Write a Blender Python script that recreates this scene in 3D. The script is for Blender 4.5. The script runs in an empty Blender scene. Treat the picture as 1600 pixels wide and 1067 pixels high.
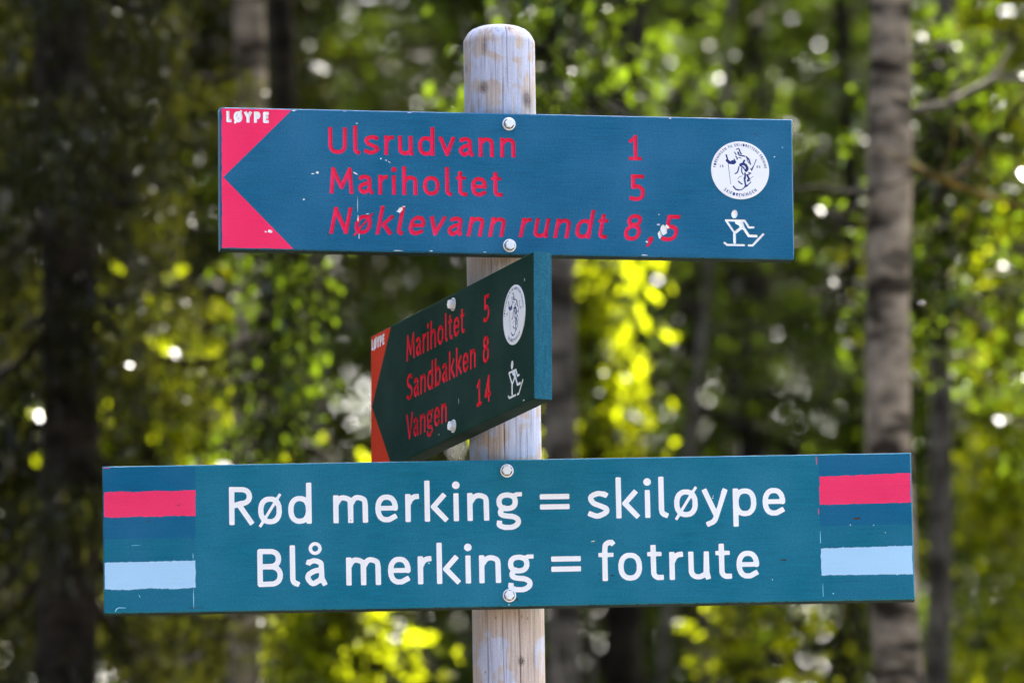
import bpy, bmesh, math, random
import numpy as np
from mathutils import Vector, Matrix
from mathutils.geometry import delaunay_2d_cdt
R_ = math.radians
scene = bpy.context.scene
COL = scene.collection

# ------------------------------------------------------------------ camera
EL = R_(10.4)
cam = bpy.data.cameras.new('camera')
cam_o = bpy.data.objects.new('camera', cam); COL.objects.link(cam_o)
cam.sensor_width = 36.0
cam.lens = 297.0
cam.clip_start = 0.1; cam.clip_end = 400.0
cam_o.location = (0.01182, -11.80286, 0.43377)
cam_o.rotation_euler = (R_(90) + EL, 0, 0)
cam.dof.use_dof = True
cam.dof.focus_distance = 11.93
cam.dof.aperture_fstop = 297.0 / 44.0          # 44 mm pupil
cam.dof.aperture_blades = 0
scene.camera = cam_o
# ------------------------------------------------------------------ sky, sun, exposure
SUN_EL, SUN_AZ = R_(50), R_(16)                # behind the signs, a little to the right
world = bpy.data.worlds.new('World'); scene.world = world; world.use_nodes = True
wn = world.node_tree.nodes; wl = world.node_tree.links
sky = wn.new('ShaderNodeTexSky'); sky.sky_type = 'NISHITA'; sky.sun_disc = False
sky.sun_elevation = SUN_EL; sky.sun_rotation = SUN_AZ
sky.air_density = 1.0; sky.dust_density = 6.0; sky.ozone_density = 1.0
wl.new(sky.outputs[0], wn['Background'].inputs[0]); wn['Background'].inputs[1].default_value = 0.115
sun = bpy.data.lights.new('sun', 'SUN'); sun.energy = 5.0; sun.angle = R_(0.53); sun.color = (1.0, 0.95, 0.87)
sun_o = bpy.data.objects.new('sun', sun); COL.objects.link(sun_o)
SDIR = Vector((math.sin(SUN_AZ) * math.cos(SUN_EL), math.cos(SUN_AZ) * math.cos(SUN_EL), math.sin(SUN_EL)))
sun_o.rotation_euler = SDIR.to_track_quat('Z', 'Y').to_euler(); sun_o.location = SDIR * 30
vs = scene.view_settings
vs.view_transform = 'Standard'; vs.look = 'None'; vs.gamma = 1.0; vs.use_curve_mapping = False
vs.exposure = 3.35
cy = scene.cycles
cy.max_bounces = 6; cy.diffuse_bounces = 3; cy.glossy_bounces = 2; cy.transmission_bounces = 4
cy.caustics_reflective = False; cy.caustics_refractive = False
cy.use_denoising = True; cy.sample_clamp_indirect = 4.0

# ------------------------------------------------------------------ helpers
def link(name, data, parent=None):
    o = bpy.data.objects.new(name, data); COL.objects.link(o)
    if parent is not None: o.parent = parent
    return o
def tag(o, label=None, cat=None, group=None, kind=None):
    if label: o['label'] = label
    if cat: o['category'] = cat
    if group: o['group'] = group
    if kind: o['kind'] = kind
    return o
def mesh_np(name, verts, faces, mat=None, smooth=False):
    """verts (N,3), faces (M,3|4) index array"""
    verts = np.asarray(verts, np.float32); faces = np.asarray(faces, np.int32)
    me = bpy.data.meshes.new(name)
    k = faces.shape[1]
    me.vertices.add(len(verts)); me.vertices.foreach_set('co', verts.ravel())
    me.loops.add(faces.size); me.loops.foreach_set('vertex_index', faces.ravel())
    me.polygons.add(len(faces))
    me.polygons.foreach_set('loop_start', np.arange(0, faces.size, k, dtype=np.int32))
    me.polygons.foreach_set('loop_total', np.full(len(faces), k, np.int32))
    if smooth: me.polygons.foreach_set('use_smooth', np.ones(len(faces), bool))
    me.update(calc_edges=True)
    if mat: me.materials.append(mat)
    return me
def mesh_py(name, verts, faces, mat=None, smooth=False):
    me = bpy.data.meshes.new(name); me.from_pydata([tuple(v) for v in verts], [], [tuple(f) for f in faces])
    if smooth:
        for p in me.polygons: p.use_smooth = True
    me.update()
    if mat: me.materials.append(mat)
    return me
def merge(parts):
    V, F, n = [], [], 0
    for v, f in parts:
        V.append(np.asarray(v, float)); F.append(np.asarray(f, int) + n); n += len(v)
    return np.concatenate(V), np.concatenate(F)

# ------------------------------------------------------------------ materials
def newmat(name):
    m = bpy.data.materials.new(name); m.use_nodes = True
    nt = m.node_tree; return m, nt.nodes, nt.links, nt.nodes['Principled BSDF']
def N(nodes, t, **kw):
    n = nodes.new(t)
    for k, v in kw.items(): setattr(n, k, v)
    return n
def ramp(nodes, stops):
    r = nodes.new('ShaderNodeValToRGB')
    e = r.color_ramp.elements
    while len(e) < len(stops): e.new(0.5)
    for i, (p, c) in enumerate(stops):
        e[i].position = p; e[i].color = (*c, 1)
    return r
def paint(name, col, rough=0.5, grain=0.6, var=0.22, tint=(0.9, 1.05, 1.0), spec=0.10, scale=(6, 60, 150)):
    """weathered paint over wood: faint horizontal grain, speckle and fading"""
    m, n, l, b = newmat(name)
    tc = N(n, 'ShaderNodeTexCoord'); mp = N(n, 'ShaderNodeMapping'); mp.inputs['Scale'].default_value = scale
    l.new(tc.outputs['Object'], mp.inputs[0])
    g = N(n, 'ShaderNodeTexNoise'); g.inputs['Scale'].default_value = 3; g.inputs['Detail'].default_value = 6; g.inputs['Roughness'].default_value = 0.7
    l.new(mp.outputs[0], g.inputs['Vector'])
    s = N(n, 'ShaderNodeTexNoise'); s.inputs['Scale'].default_value = 420; s.inputs['Detail'].default_value = 2
    l.new(tc.outputs['Object'], s.inputs['Vector'])
    big = N(n, 'ShaderNodeTexNoise'); big.inputs['Scale'].default_value = 9; big.inputs['Detail'].default_value = 5
    l.new(tc.outputs['Object'], big.inputs['Vector'])
    def mixc(fac, a, bcol):
        x = N(n, 'ShaderNodeMix', data_type='RGBA'); 
        if isinstance(fac, float): x.inputs[0].default_value = fac
        else: l.new(fac, x.inputs[0])
        for i, c in ((6, a), (7, bcol)):
            if isinstance(c, tuple): x.inputs[i].default_value = (*c, 1)
            else: l.new(c, x.inputs[i])
        return x.outputs[2]
    lo = tuple(c * (1 - var) for c in col); hi = tuple(min(1, c * (1 + var) * t) for c, t in zip(col, tint))
    r1 = N(n, 'ShaderNodeMapRange'); r1.inputs[1].default_value = 0.3; r1.inputs[2].default_value = 0.7; l.new(g.outputs[0], r1.inputs[0])
    c1 = mixc(r1.outputs[0], lo, hi)
    r2 = N(n, 'ShaderNodeMapRange'); r2.inputs[1].default_value = 0.35; r2.inputs[2].default_value = 0.75; l.new(big.outputs[0], r2.inputs[0])
    fade = tuple(min(1, c * (1 + var * 0.9) + 0.016) for c in col)
    c2 = mixc(r2.outputs[0], c1, fade)
    r3 = N(n, 'ShaderNodeMapRange'); r3.inputs[1].default_value = 0.25; r3.inputs[2].default_value = 0.75; r3.inputs[3].default_value = 1 - var * 0.9; r3.inputs[4].default_value = 1 + var * 0.9
    l.new(s.outputs[0], r3.inputs[0])
    hs = N(n, 'ShaderNodeHueSaturation'); l.new(c2, hs.inputs['Color']); l.new(r3.outputs[0], hs.inputs['Value'])
    l.new(hs.outputs[0], b.inputs['Base Color'])
    b.inputs['Roughness'].default_value = rough; b.inputs['Specular IOR Level'].default_value = spec
    bp = N(n, 'ShaderNodeBump'); bp.inputs['Strength'].default_value = grain; bp.inputs['Distance'].default_value = 0.0006
    l.new(g.outputs[0], bp.inputs['Height']); l.new(bp.outputs[0], b.inputs['Normal'])
    return m
M = {}
M['blue_top'] = paint('blue_paint', (0.008, 0.103, 0.210))
M['blue_mid'] = paint('dark_green_paint', (0.008, 0.036, 0.026), rough=.75, spec=0.03)
M['end_blue'] = paint('blue_end_grain', (0.012, 0.105, 0.165), grain=1.0, var=.3, scale=(60, 60, 12))
M['teal'] = paint('teal_paint', (0.005, 0.135, 0.22))
M['panel_blue'] = paint('brushed_blue_paint', (0.003, 0.105, 0.22), var=0.14, scale=(4, 60, 260), grain=0.5)
M['panel_teal'] = paint('brushed_teal_paint', (0.004, 0.116, 0.212), var=0.22, tint=(1, 1.25, 0.95), scale=(3, 60, 300), grain=0.6)
M['red'] = paint('red_paint', (0.84, 0.024, 0.115), rough=0.5, var=0.06, tint=(1, 1, 1))
M['stripe_red'] = paint('brushed_red_paint', (0.84, 0.035, 0.13), var=0.07, tint=(1, 1, 1), scale=(4, 60, 260))
M['stripe_blue'] = paint('light_blue_paint', (0.38, 0.62, 0.84), var=0.04, tint=(1, 1, 1), scale=(4, 60, 260))
M['red_green'] = paint('orange_red_paint', (0.72, 0.045, 0.010), spec=.03, rough=0.75, var=0.08, tint=(1, 1, 1))
M['red_letter'] = paint('deep_red_paint', (0.80, 0.020, 0.05), rough=0.5, var=0.06, tint=(1, 1, 1))
M['white'] = paint('white_paint', (0.86, 0.86, 0.87), var=0.03, tint=(1, 1, 1), grain=0.15)
M['bare'] = paint('lower_edge_shade', (0.014, 0.026, 0.022), var=.3, tint=(1, 1, 1), rough=.85, spec=.05)  # for the lower board edges: underside shade put into the colour
M['chip'] = paint('bare_primer', (0.72, 0.72, 0.70), var=0.1, tint=(1, 1, 1))
M['mark'] = paint('dirt_mark', (0.05, 0.04, 0.035), var=0.1, tint=(1, 1, 1))  # dirt on the boards, and the painted shadow under bolt heads
M['pale'] = paint('pale_blue_drip', (0.25, 0.62, 0.78), var=0.03, tint=(1, 1, 1))
M['navy'] = paint('navy_print', (0.010, 0.03, 0.16), var=0.05, tint=(1, 1, 1), grain=0)
M['navy_light'] = paint('faint_blue_print', (0.30, 0.38, 0.62), var=0.03, tint=(1, 1, 1), grain=0)
M['badge'] = paint('white_badge', (0.82, 0.82, 0.85), var=0.02, tint=(1, 1, 1), grain=0, rough=0.3)
def metal():
    m, n, l, b = newmat('galvanised_steel')
    b.inputs['Base Color'].default_value = (0.86, 0.86, 0.88, 1); b.inputs['Metallic'].default_value = 0.35; b.inputs['Roughness'].default_value = 0.42
    t = N(n, 'ShaderNodeTexNoise'); t.inputs['Scale'].default_value = 300
    r = N(n, 'ShaderNodeMapRange'); r.inputs[3].default_value = 0.3; r.inputs[4].default_value = 0.55
    l.new(t.outputs[0], r.inputs[0]); l.new(r.outputs[0], b.inputs['Roughness'])
    return m
M['steel'] = metal()

# ------------------------------------------------------------------ stroke font (routed lettering)
X = 0.735                                              # x-height, capital height = 1
def arc(cx, cy, rx, ry, a0, a1, n=18, p=2.25):
    out = []
    for i in range(n + 1):
        a = R_(a0 + (a1 - a0) * i / n); c, s = math.cos(a), math.sin(a)
        out.append((cx + rx * math.copysign(abs(c) ** (2 / p), c), cy + ry * math.copysign(abs(s) ** (2 / p), s)))
    return out
def spl(P, n=8):
    P = [P[0]] + list(P) + [P[-1]]; out = []
    for i in range(1, len(P) - 2):
        for k in range(n):
            t = k / n; a, b, c, d = P[i - 1], P[i], P[i + 1], P[i + 2]
            out.append(tuple(0.5 * (2 * b[j] + (c[j] - a[j]) * t + (2 * a[j] - 5 * b[j] + 4 * c[j] - d[j]) * t * t + (3 * b[j] - a[j] - 3 * c[j] + d[j]) * t ** 3) for j in (0, 1)))
    out.append(P[-2]); return out
def glyph(ch, r):
    """-> strokes [(points, start_flat, end_flat, radius)], width, left bearing, right bearing"""
    S, O, Dg = 0.10, 0.07, 0.03
    b, t = r, X - r                 # skeleton baseline / x-height lines
    C, A = 1 - r, 1.08 - r          # capital / ascender lines
    m_ = X / 2
    f = lambda pts, a=1, e=1, rr=None: (pts, a, e, rr or r)
    def bowl(x0, x1, y0, y1): return arc((x0 + x1) / 2, (y0 + y1) / 2, (x1 - x0) / 2, (y1 - y0) / 2, 0, 360, 40, 2.3)
    if ch == 'U':
        w = .69; return [f([(r, C)] + arc(w / 2, .36, w / 2 - r, .36 - r, 180, 360) + [(w - r, C)])], w, S, S
    if ch == 'l':
        return [f([(r, A), (r, .22)] + arc(r + .13, .22, .13, .22 - r, 180, 262, 8))], r * 2 + .12, S, Dg + .02
    if ch == 's':
        w = .545
        return [f(spl([(w - r - .03, t - .035), (w * .52, t), (r + .04, t - .06), (r + .005, t - .155), (r + .09, X * .545), (w * .56, X * .47), (w - r - .01, X * .36), (w - r - .02, X * .22), (w * .45, b), (r - .005, b + .055)]))], w, .06, .06
    if ch == 'r':
        return [f([(r, t), (r, b)]), f(spl([(r, t - .22), (r + .06, t - .09), (r + .15, t - .015), (.36 - r, t)]), 0, 1)], .36, S, .02
    if ch == 'u':
        w = .57
        return [f([(r, t)] + [(r, .26)] + arc(r + .19, .26, .19, .26 - r, 180, 275, 10) + spl([(r + .24, b + .005), (w - r - .06, b + .08), (w - r - .03, b + .22)])), f([(w - r - .03, t), (w - r - .03, .2), (w - r, b)])], w, S, .07
    if ch in 'dbp':
        w = .61; bw = bowl(r, w - r - .01, b, t)
        if ch == 'd': return [f(bw, 0, 0), f([(w - r, A), (w - r, b)])], w, O, S
        bw = bowl(r + .01, w - r, b, t)
        if ch == 'b': return [f(bw, 0, 0), f([(r, A), (r, b)])], w, S, O
        return [f(bw, 0, 0), f([(r, t), (r, -.27 + r)])], w, S, O
    if ch == 'v':
        w = .60; return [f([(r, t), (w / 2, b), (w - r, t)])], w, Dg, Dg
    if ch in 'aå':
        w = .56; xs = w - r - .06
        st = [f(spl([(r + .03, t - .05), (.24, t), (xs - .03, t - .06), (xs, t - .19)]) + [(xs, .2), (w - r, b + .01)]),
              f(spl([(xs, .42), (.26, .40), (r + .03, .31), (r + .01, .19), (.2, b), (xs - .05, b + .09), (xs, .26)]), 0, 0)]
        if ch == 'å': st.append(f(arc(.27, .985, .125, .125, 0, 360, 28, 2), 0, 0, .045))
        return st, w, O, .05
    if ch in 'nh':
        w = .565; top = A if ch == 'h' else t
        return [f([(r, top), (r, b)]), f(spl([(r, t - .2), (r + .1, t - .05), (w * .55, t), (w - r - .03, t - .06), (w - r, t - .2)]) + [(w - r, b)], 0, 1)], w, S, S
    if ch == 'm':
        w = .90; x1 = w / 2
        a1 = lambda x0, xe: spl([(x0, t - .19), (x0 + .09, t - .04), (x0 + .2, t), (xe - .03, t - .06), (xe, t - .2)]) + [(xe, b)]
        return [f([(r, t), (r, b)]), f(a1(r, x1), 0, 1), f(a1(x1, w - r), 0, 1)], w, S, S
    if ch == 'i':
        return [f([(.1, t), (.1, b)]), f([(.1, .945), (.1001, .945)], 0, 0, .10 if r < .075 else .105)], .2, S - .03, S - .03
    if ch == 'M':
        w = .88; return [f([(r, b), (r + .06, C), (w / 2, .24), (w - r - .06, C), (w - r, b)])], w, .07, .07
    if ch == 'N':
        w = .68; return [f([(r, b), (r, C)]), f([(r, C - .02), (w - r, b + .02)]), f([(w - r, C), (w - r, b)])], w, S, S
    if ch in 'oø':
        w = .62; st = [f(bowl(r, w - r, b, t), 0, 0)]
        if ch == 'ø': st.append(f([(.06, -.03), (w - .06, X + .03)], 1, 1, r * .55))
        return st, w, O, O
    if ch == 'k':
        w = .60; return [f([(r, A), (r, b)]), f([(w - r - .05, t), (r + .16, X * .53), (w - r, b)])], w, S, Dg
    if ch == 't':
        return [f([(.17, .93 - r), (.17, .23)] + arc(.17 + .15, .23, .15, .23 - r, 180, 285, 10)), f([(r, t + .02), (.40 - r, t + .02)], 1, 1, r * .82)], .42, .04, .05
    if ch == 'e':
        w = .59
        return [f([(r + .02, m_ + .005), (w - r, m_ + .005)], 0, 0, r * .9), f(arc(w / 2, m_, w / 2 - r, m_ - r, 0, 300, 30, 2.3) + [(w - r - .03, b + .075)], 0, 1)], w, O, O
    if ch == 'R':
        w = .63; return [f([(r, C), (r, b)]), f([(r, C), (.30, C)] + arc(.30, .745 - r * .0, w - .30 - r - .03, C - .745, 90, -90, 12) + [(r, .49 + 0 * r)], 0, 0), f([(.28, .49), (w - r, b)])], w, S, Dg
    if ch == 'B':
        w = .66; return [f([(r, C), (r, b)], 0, 0), f([(r, C), (.32, C)] + arc(.32, (C + .53) / 2, w - .36 - r, (C - .53) / 2, 90, -90, 12) + [(r, .53)], 0, 0), f([(r, .53), (.33, .53)] + arc(.33, (b + .53) / 2, w - .33 - r, (.53 - b) / 2, 90, -90, 12) + [(r, b)], 0, 0)], w, S, O
    if ch == 'g':
        w = .68
        return [f(bowl(r, .56 - r, .30 + r * .1, X - r), 0, 0), f(spl([(.44, X - .11), (.52, X - .06), (w - r, X - .055)]), 0, 1, r * .85),
                f(spl([(.2, .33), (.11, .25), (.12, .16), (.24, .115), (.42, .10), (.55, .02), (.54, -.1), (.4, -.25 + r), (.2, -.25 + r), (r + .01, -.13), (r, -.07)]), 0, 1)], w, O, .03
    if ch == '=':
        w = .77; return [f([(r, .60), (w - r, .60)]), f([(r, .335), (w - r, .335)])], w, .06, .06
    if ch == 'f':
        return [f(spl([(.44 - r, A - .015), (.30, A), (.205, A - .06), (.18, A - .2)]) + [(.18, b)]), f([(r, t + .02), (.42 - r, t + .02)], 1, 1, r * .82)], .44, .03, .0
    if ch == 'y':
        w = .64; return [f([(r, t), (.335, .07)]), f(spl([(w - r, t), (.48, .34), (.36, .02), (.28, -.12), (.16, -.25 + r)]))], w, Dg, Dg
    if ch == 'S':
        w = .60
        return [f(spl([(w - r - .03, C - .06), (w * .52, C), (r + .04, C - .09), (r, C - .2), (r + .07, .60), (w * .5, .52), (w - r - .05, .42), (w - r, .28), (w - r - .05, .14), (w * .45, b), (r - .01, b + .07)]))], w, .06, .06
    if ch == 'V':
        w = .70; return [f([(r, C), (w / 2, b), (w - r, C)])], w, Dg, 0
    if ch == '1':
        return [f([(.27, b), (.27, C)]), f([(.27, C - .01), (r, C - .17)], 0, 1, r * .9), f([(r, b), (.52 - r, b)], 1, 1, r * .9)], .52, .05, .05
    if ch == '5':
        w = .56; return [f([(w - r - .02, C), (r + .05, C)]), f([(r + .06, C), (r + .05, .53)] + spl([(r + .05, .52), (.28, .56), (w - r - .03, .46), (w - r, .31), (w - r - .05, .15), (.25, b), (r - .02, b + .03)]))], w, .05, .05
    if ch == '8':
        w = .62; return [f(arc(w / 2, .76, .2, C - .76, 0, 360, 36), 0, 0), f(arc(w / 2, (.55 + b) / 2, w / 2 - r, (.55 - b) / 2, 0, 360, 36), 0, 0)], w, .05, .05
    if ch == '4':
        w = .64; return [f([(w - .22, b), (w - .22, C), (r, .27), (w - r, .27)])], w, .05, .05
    if ch == '3':
        w = .56; return [f(spl([(r, C - .04), (.25, C), (w - r - .04, C - .1), (w - r - .05, C - .28), (.24, .53)])), f(spl([(.24, .53), (w - r - .03, .44), (w - r, .28), (w - r - .08, .12), (.22, b), (r - .01, b + .04)]))], w, .05, .05
    if ch == ',':
        return [f([(.16, .07), (.1601, .07)], 0, 0, .105), f(spl([(.19, .07), (.18, -.05), (.09, -.16)]), 0, 0, .055)], .28, .03, .08
    if ch == 'L': return [f([(r, C), (r, b), (.46 - r, b)])], .46, S, .02
    if ch in 'OØ':
        w = .78; st = [f(bowl(r, w - r, b, C), 0, 0)]
        if ch == 'Ø': st.append(f([(.14, .0), (w - .14, 1.0)], 0, 0, r * .8))
        return st, w, O, O
    if ch == 'Y': return [f([(r, C), (.33, .48), (.66 - r, C)]), f([(.33, .5), (.33, b)])], .66, 0, 0
    if ch == 'P': return [f([(r, C), (r, b)]), f([(r, C), (.3, C)] + arc(.3, (C + .47) / 2, .58 - .3 - r, (C - .47) / 2, 90, -90, 12) + [(r, .47)], 0, 0)], .58, S, .03
    if ch == 'E': return [f([(.52 - r, C), (r, C), (r, b), (.52 - r, b)]), f([(r, .53), (.47 - r, .53)])], .52, S, .05
    if ch == 'F': return [f([(.52 - r, C), (r, C), (r, b)]), f([(r, .50), (.47 - r, .50)])], .52, S, .02
    if ch == 'I': return [f([(r, C), (r, b)])], 2 * r, S, S
    if ch == 'T': return [f([(r, C), (.62 - r, C)]), f([(.31, C), (.31, b)])], .62, .02, .02
    if ch == 'K': return [f([(r, C), (r, b)]), f([(.58 - r, C), (r + .1, .52), (.62 - r, b)])], .62, S, .02
    if ch == 'D': return [f([(r, C), (r, b), (.28, b)] + arc(.28, .5, .68 - .28 - r, .5 - r, -90, 90, 20) + [(r, C)], 0, 0)], .68, S, O
    if ch == 'G': return [f(arc(.37, .5, .37 - r, .5 - r, 48, 340, 26) + [(.70 - r, .48), (.42, .48)])], .72, O, S
    if ch == '-': return [f([(r, .42), (.36 - r, .42)])], .36, .06, .06
    raise KeyError(ch)

def seg_sdf(P, strokes):
    """signed distance (negative inside) of points to a set of round/flat ended strokes"""
    d = np.full(len(P), 9.0)
    for pts, fa, fb, r in strokes:
        q = np.array(pts, float); a, b = q[:-1], q[1:]
        ab = b - a; L2 = np.maximum((ab ** 2).sum(1), 1e-12)
        t = np.clip(((P[:, None, :] - a) * ab).sum(2) / L2, 0, 1)
        dd = np.sqrt(((P[:, None, :] - (a + t[..., None] * ab)) ** 2).sum(2)).min(1) - r
        d = np.minimum(d, dd)
        rc = 0.28 * r
        for flag, e, k in ((fa, q[0], q[min(1, len(q) - 1)]), (fb, q[-1], q[-2])):
            if not flag: continue
            if math.hypot(*(e - k)) < r * .6: k = q[min(3, len(q) - 1)] if e is q[0] else q[max(-4, -len(q))]
            u = (e - k) / max(np.linalg.norm(e - k), 1e-9); v = np.array([-u[1], u[0]])
            ln = r * 1.0; c = e + u * (r - ln) / 1.0 * 0 + u * 0.0
            lx = ((P - c) * u).sum(1); ly = ((P - c) * v).sum(1)
            qx = np.abs(lx) - (ln - rc); qy = np.abs(ly) - (r - rc)
            bd = np.sqrt(np.maximum(qx, 0) ** 2 + np.maximum(qy, 0) ** 2) + np.minimum(np.maximum(qx, qy), 0) - rc
            d = np.minimum(d, bd)
    return d
def contours(F, x0, y0, h):
    """closed loops of the zero level of grid F[j,i] (negative inside)"""
    ny, nx = F.shape; nxt = {}; pos = {}
    def edge(j, i, k):  # k 0 = horizontal (i,i+1), 1 = vertical (j,j+1)
        key = (j, i, k)
        if key not in pos:
            a = F[j, i]; b = F[j, i + 1] if k == 0 else F[j + 1, i]; t = a / (a - b)
            pos[key] = (x0 + (i + (t if k == 0 else 0)) * h, y0 + (j + (t if k == 1 else 0)) * h)
        return key
    ins = F < 0
    code = ins[:-1, :-1] * 1 + ins[:-1, 1:] * 2 + ins[1:, 1:] * 4 + ins[1:, :-1] * 8
    for j, i in zip(*np.nonzero((code > 0) & (code < 15))):
        c = int(code[j, i])
        B, Rr, T, L = edge, None, None, None
        e = {'B': (j, i, 0), 'R': (j, i + 1, 1), 'T': (j + 1, i, 0), 'L': (j, i, 1)}
        tab = {1: ['LB'], 2: ['BR'], 3: ['LR'], 4: ['RT'], 5: ['LT', 'RB'], 6: ['BT'], 7: ['LT'], 8: ['TL'], 9: ['TB'], 10: ['BL', 'TR'], 11: ['TR'], 12: ['RL'], 13: ['RB'], 14: ['BL']}[c]
        for s in tab: nxt[edge(*e[s[0]])] = edge(*e[s[1]])
    loops = []
    while nxt:
        k0 = next(iter(nxt)); k = k0; lp = []
        while k in nxt:
            lp.append(pos[k]); k = nxt.pop(k)
        if len(lp) > 4: loops.append(np.array(lp))
    return loops
def thin(lp, eps):
    """drop points that barely change the outline"""
    keep = np.ones(len(lp), bool); last = 0
    for i in range(1, len(lp) - 1):
        a, b, c = lp[last], lp[i], lp[i + 1]
        ac = c - a; n = np.linalg.norm(ac)
        if n < 1e-9: keep[i] = False; continue
        dist = abs(ac[0] * (b[1] - a[1]) - ac[1] * (b[0] - a[0])) / n
        if dist < eps: keep[i] = False
        else: last = i
    return lp[keep]
_gc = {}
def glyph_loops(ch, r, h=0.022):
    key = (ch, r, h)
    if key not in _gc:
        st, w, lb, rb = glyph(ch, r)
        xs = np.arange(-0.2, w + 0.25, h); ys = np.arange(-0.42, 1.25, h)
        G = np.stack(np.meshgrid(xs, ys), -1).reshape(-1, 2)
        F = seg_sdf(G, st).reshape(len(ys), len(xs)); F[np.abs(F) < 1e-6] = 1e-6
        _gc[key] = ([thin(l, 0.0025) for l in contours(F, xs[0], ys[0], h)], w, lb, rb)
    return _gc[key]
def shape_loops(strokes, x0, x1, y0, y1, h, eps=0.1):
    xs = np.arange(x0, x1, h); ys = np.arange(y0, y1, h)
    F = seg_sdf(np.stack(np.meshgrid(xs, ys), -1).reshape(-1, 2), strokes).reshape(len(ys), len(xs)); F[np.abs(F) < 1e-6] = 1e-6
    return [thin(l, eps) for l in contours(F, x0, y0, h)]
def text_line(s, x0, x1, base, cap, r, slant=0.0, space=0.34):
    """place words so that the line runs from x0 to x1 (outline); -> list of words, each a list of loops"""
    pen = 0; items = []; first = True
    for ch in s:
        if ch == ' ': pen += space; items.append(None); continue
        lp, w, lb, rb = glyph_loops(ch, r)
        if first: lb = 0; first = False
        pen += lb; items.append((lp, pen, w)); pen += w; end = pen; pen += rb
    k = sum(1 for i in items if i) ; gaps = max(k - 1, 1)
    sc = (x1 - x0) / cap; extra = (sc - end) / gaps if k > 1 else 0
    words = [[]]; n = 0
    for it in items:
        if it is None: words.append([]); continue
        lp, px, w = it
        for l in lp:
            q = l.copy(); q[:, 0] = (q[:, 0] + px + n * extra + slant * q[:, 1]) * cap + x0; q[:, 1] = q[:, 1] * cap + base
            words[-1].append(q)
        n += 1
    return words

def inside(P, loops):
    """even-odd test of points against loops"""
    res = np.zeros(len(P), bool)
    for l in loops:
        x, y = P[:, 0], P[:, 1]; mn, mx = l.min(0), l.max(0)
        sel = np.nonzero((x > mn[0]) & (x < mx[0]) & (y > mn[1]) & (y < mx[1]))[0]
        if len(sel) == 0: continue
        a = l; b = np.roll(l, -1, 0); px = x[sel][:, None]; py = y[sel][:, None]
        c = ((a[:, 1] > py) != (b[:, 1] > py))
        dy = np.where(np.abs(b[:, 1] - a[:, 1]) < 1e-12, 1e-12, b[:, 1] - a[:, 1])
        xi = a[:, 0] + (py - a[:, 1]) / dy * (b[:, 0] - a[:, 0])
        res[sel] ^= ((c & (px < xi)).sum(1) % 2).astype(bool)
    return res
def planar_zones(outer, zones):
    """outer: loop in mm.  zones: [(key, loops, depth)] later ones win. -> {key: (verts3, faces)} with recess walls (y = depth)"""
    pts, edges = [], []
    def add(l):
        n = len(pts); pts.extend(Vector((float(p[0]), float(p[1]))) for p in l); k = len(l)
        edges.extend((n + i, n + (i + 1) % k) for i in range(k))
    add(outer)
    for _, ls, _ in zones:
        for l in ls: add(l)
    V, E, F = delaunay_2d_cdt(pts, edges, [], 0, 1e-4)[:3]
    V = np.array([(v.x, v.y) for v in V]); F = np.array([list(f) for f in F], int)
    a, b, c = V[F[:, 0]], V[F[:, 1]], V[F[:, 2]]
    area = (b[:, 0] - a[:, 0]) * (c[:, 1] - a[:, 1]) - (b[:, 1] - a[:, 1]) * (c[:, 0] - a[:, 0])
    F[area < 0] = F[area < 0][:, ::-1]
    cen = (a + b + c) / 3
    F = F[inside(cen, [outer])]; cen = V[F].mean(1)
    cls = np.full(len(F), -1)
    for i, (_, ls, _) in enumerate(zones): cls[inside(cen, ls)] = i
    depth = {-1: 0.0}; depth.update({i: z[2] for i, z in enumerate(zones)})
    out = {}
    keys = [None] + [z[0] for z in zones]
    vid = {}; VV = {}; FF = {}
    def vert(k, p, y):
        kk = (k, p, y)
        if kk not in vid:
            VV.setdefault(k, []).append((V[p][0], y, V[p][1])); vid[kk] = len(VV[k]) - 1
        return vid[kk]
    eown = {}
    for fi, tri in enumerate(F):
        c_ = int(cls[fi]); k = keys[c_ + 1]; y = depth[c_]
        FF.setdefault(k, []).append(tuple(vert(k, int(p), y) for p in tri))
        for i in range(3): eown[(int(tri[i]), int(tri[(i + 1) % 3]))] = c_
    for (p, q), c_ in eown.items():
        o = eown.get((q, p))
        if o is None or depth[o] >= depth[c_] or o == c_: continue
        k = keys[c_ + 1]; y0, y1 = depth[o], depth[c_]
        a0, b0, a1, b1 = vert(k, p, y0), vert(k, q, y0), vert(k, p, y1), vert(k, q, y1)
        FF[k].append((a0, b0, b1)); FF[k].append((a0, b1, a1))
    return {k: (np.array(VV[k]) * 0.001, np.array(FF[k])) for k in FF}

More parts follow.
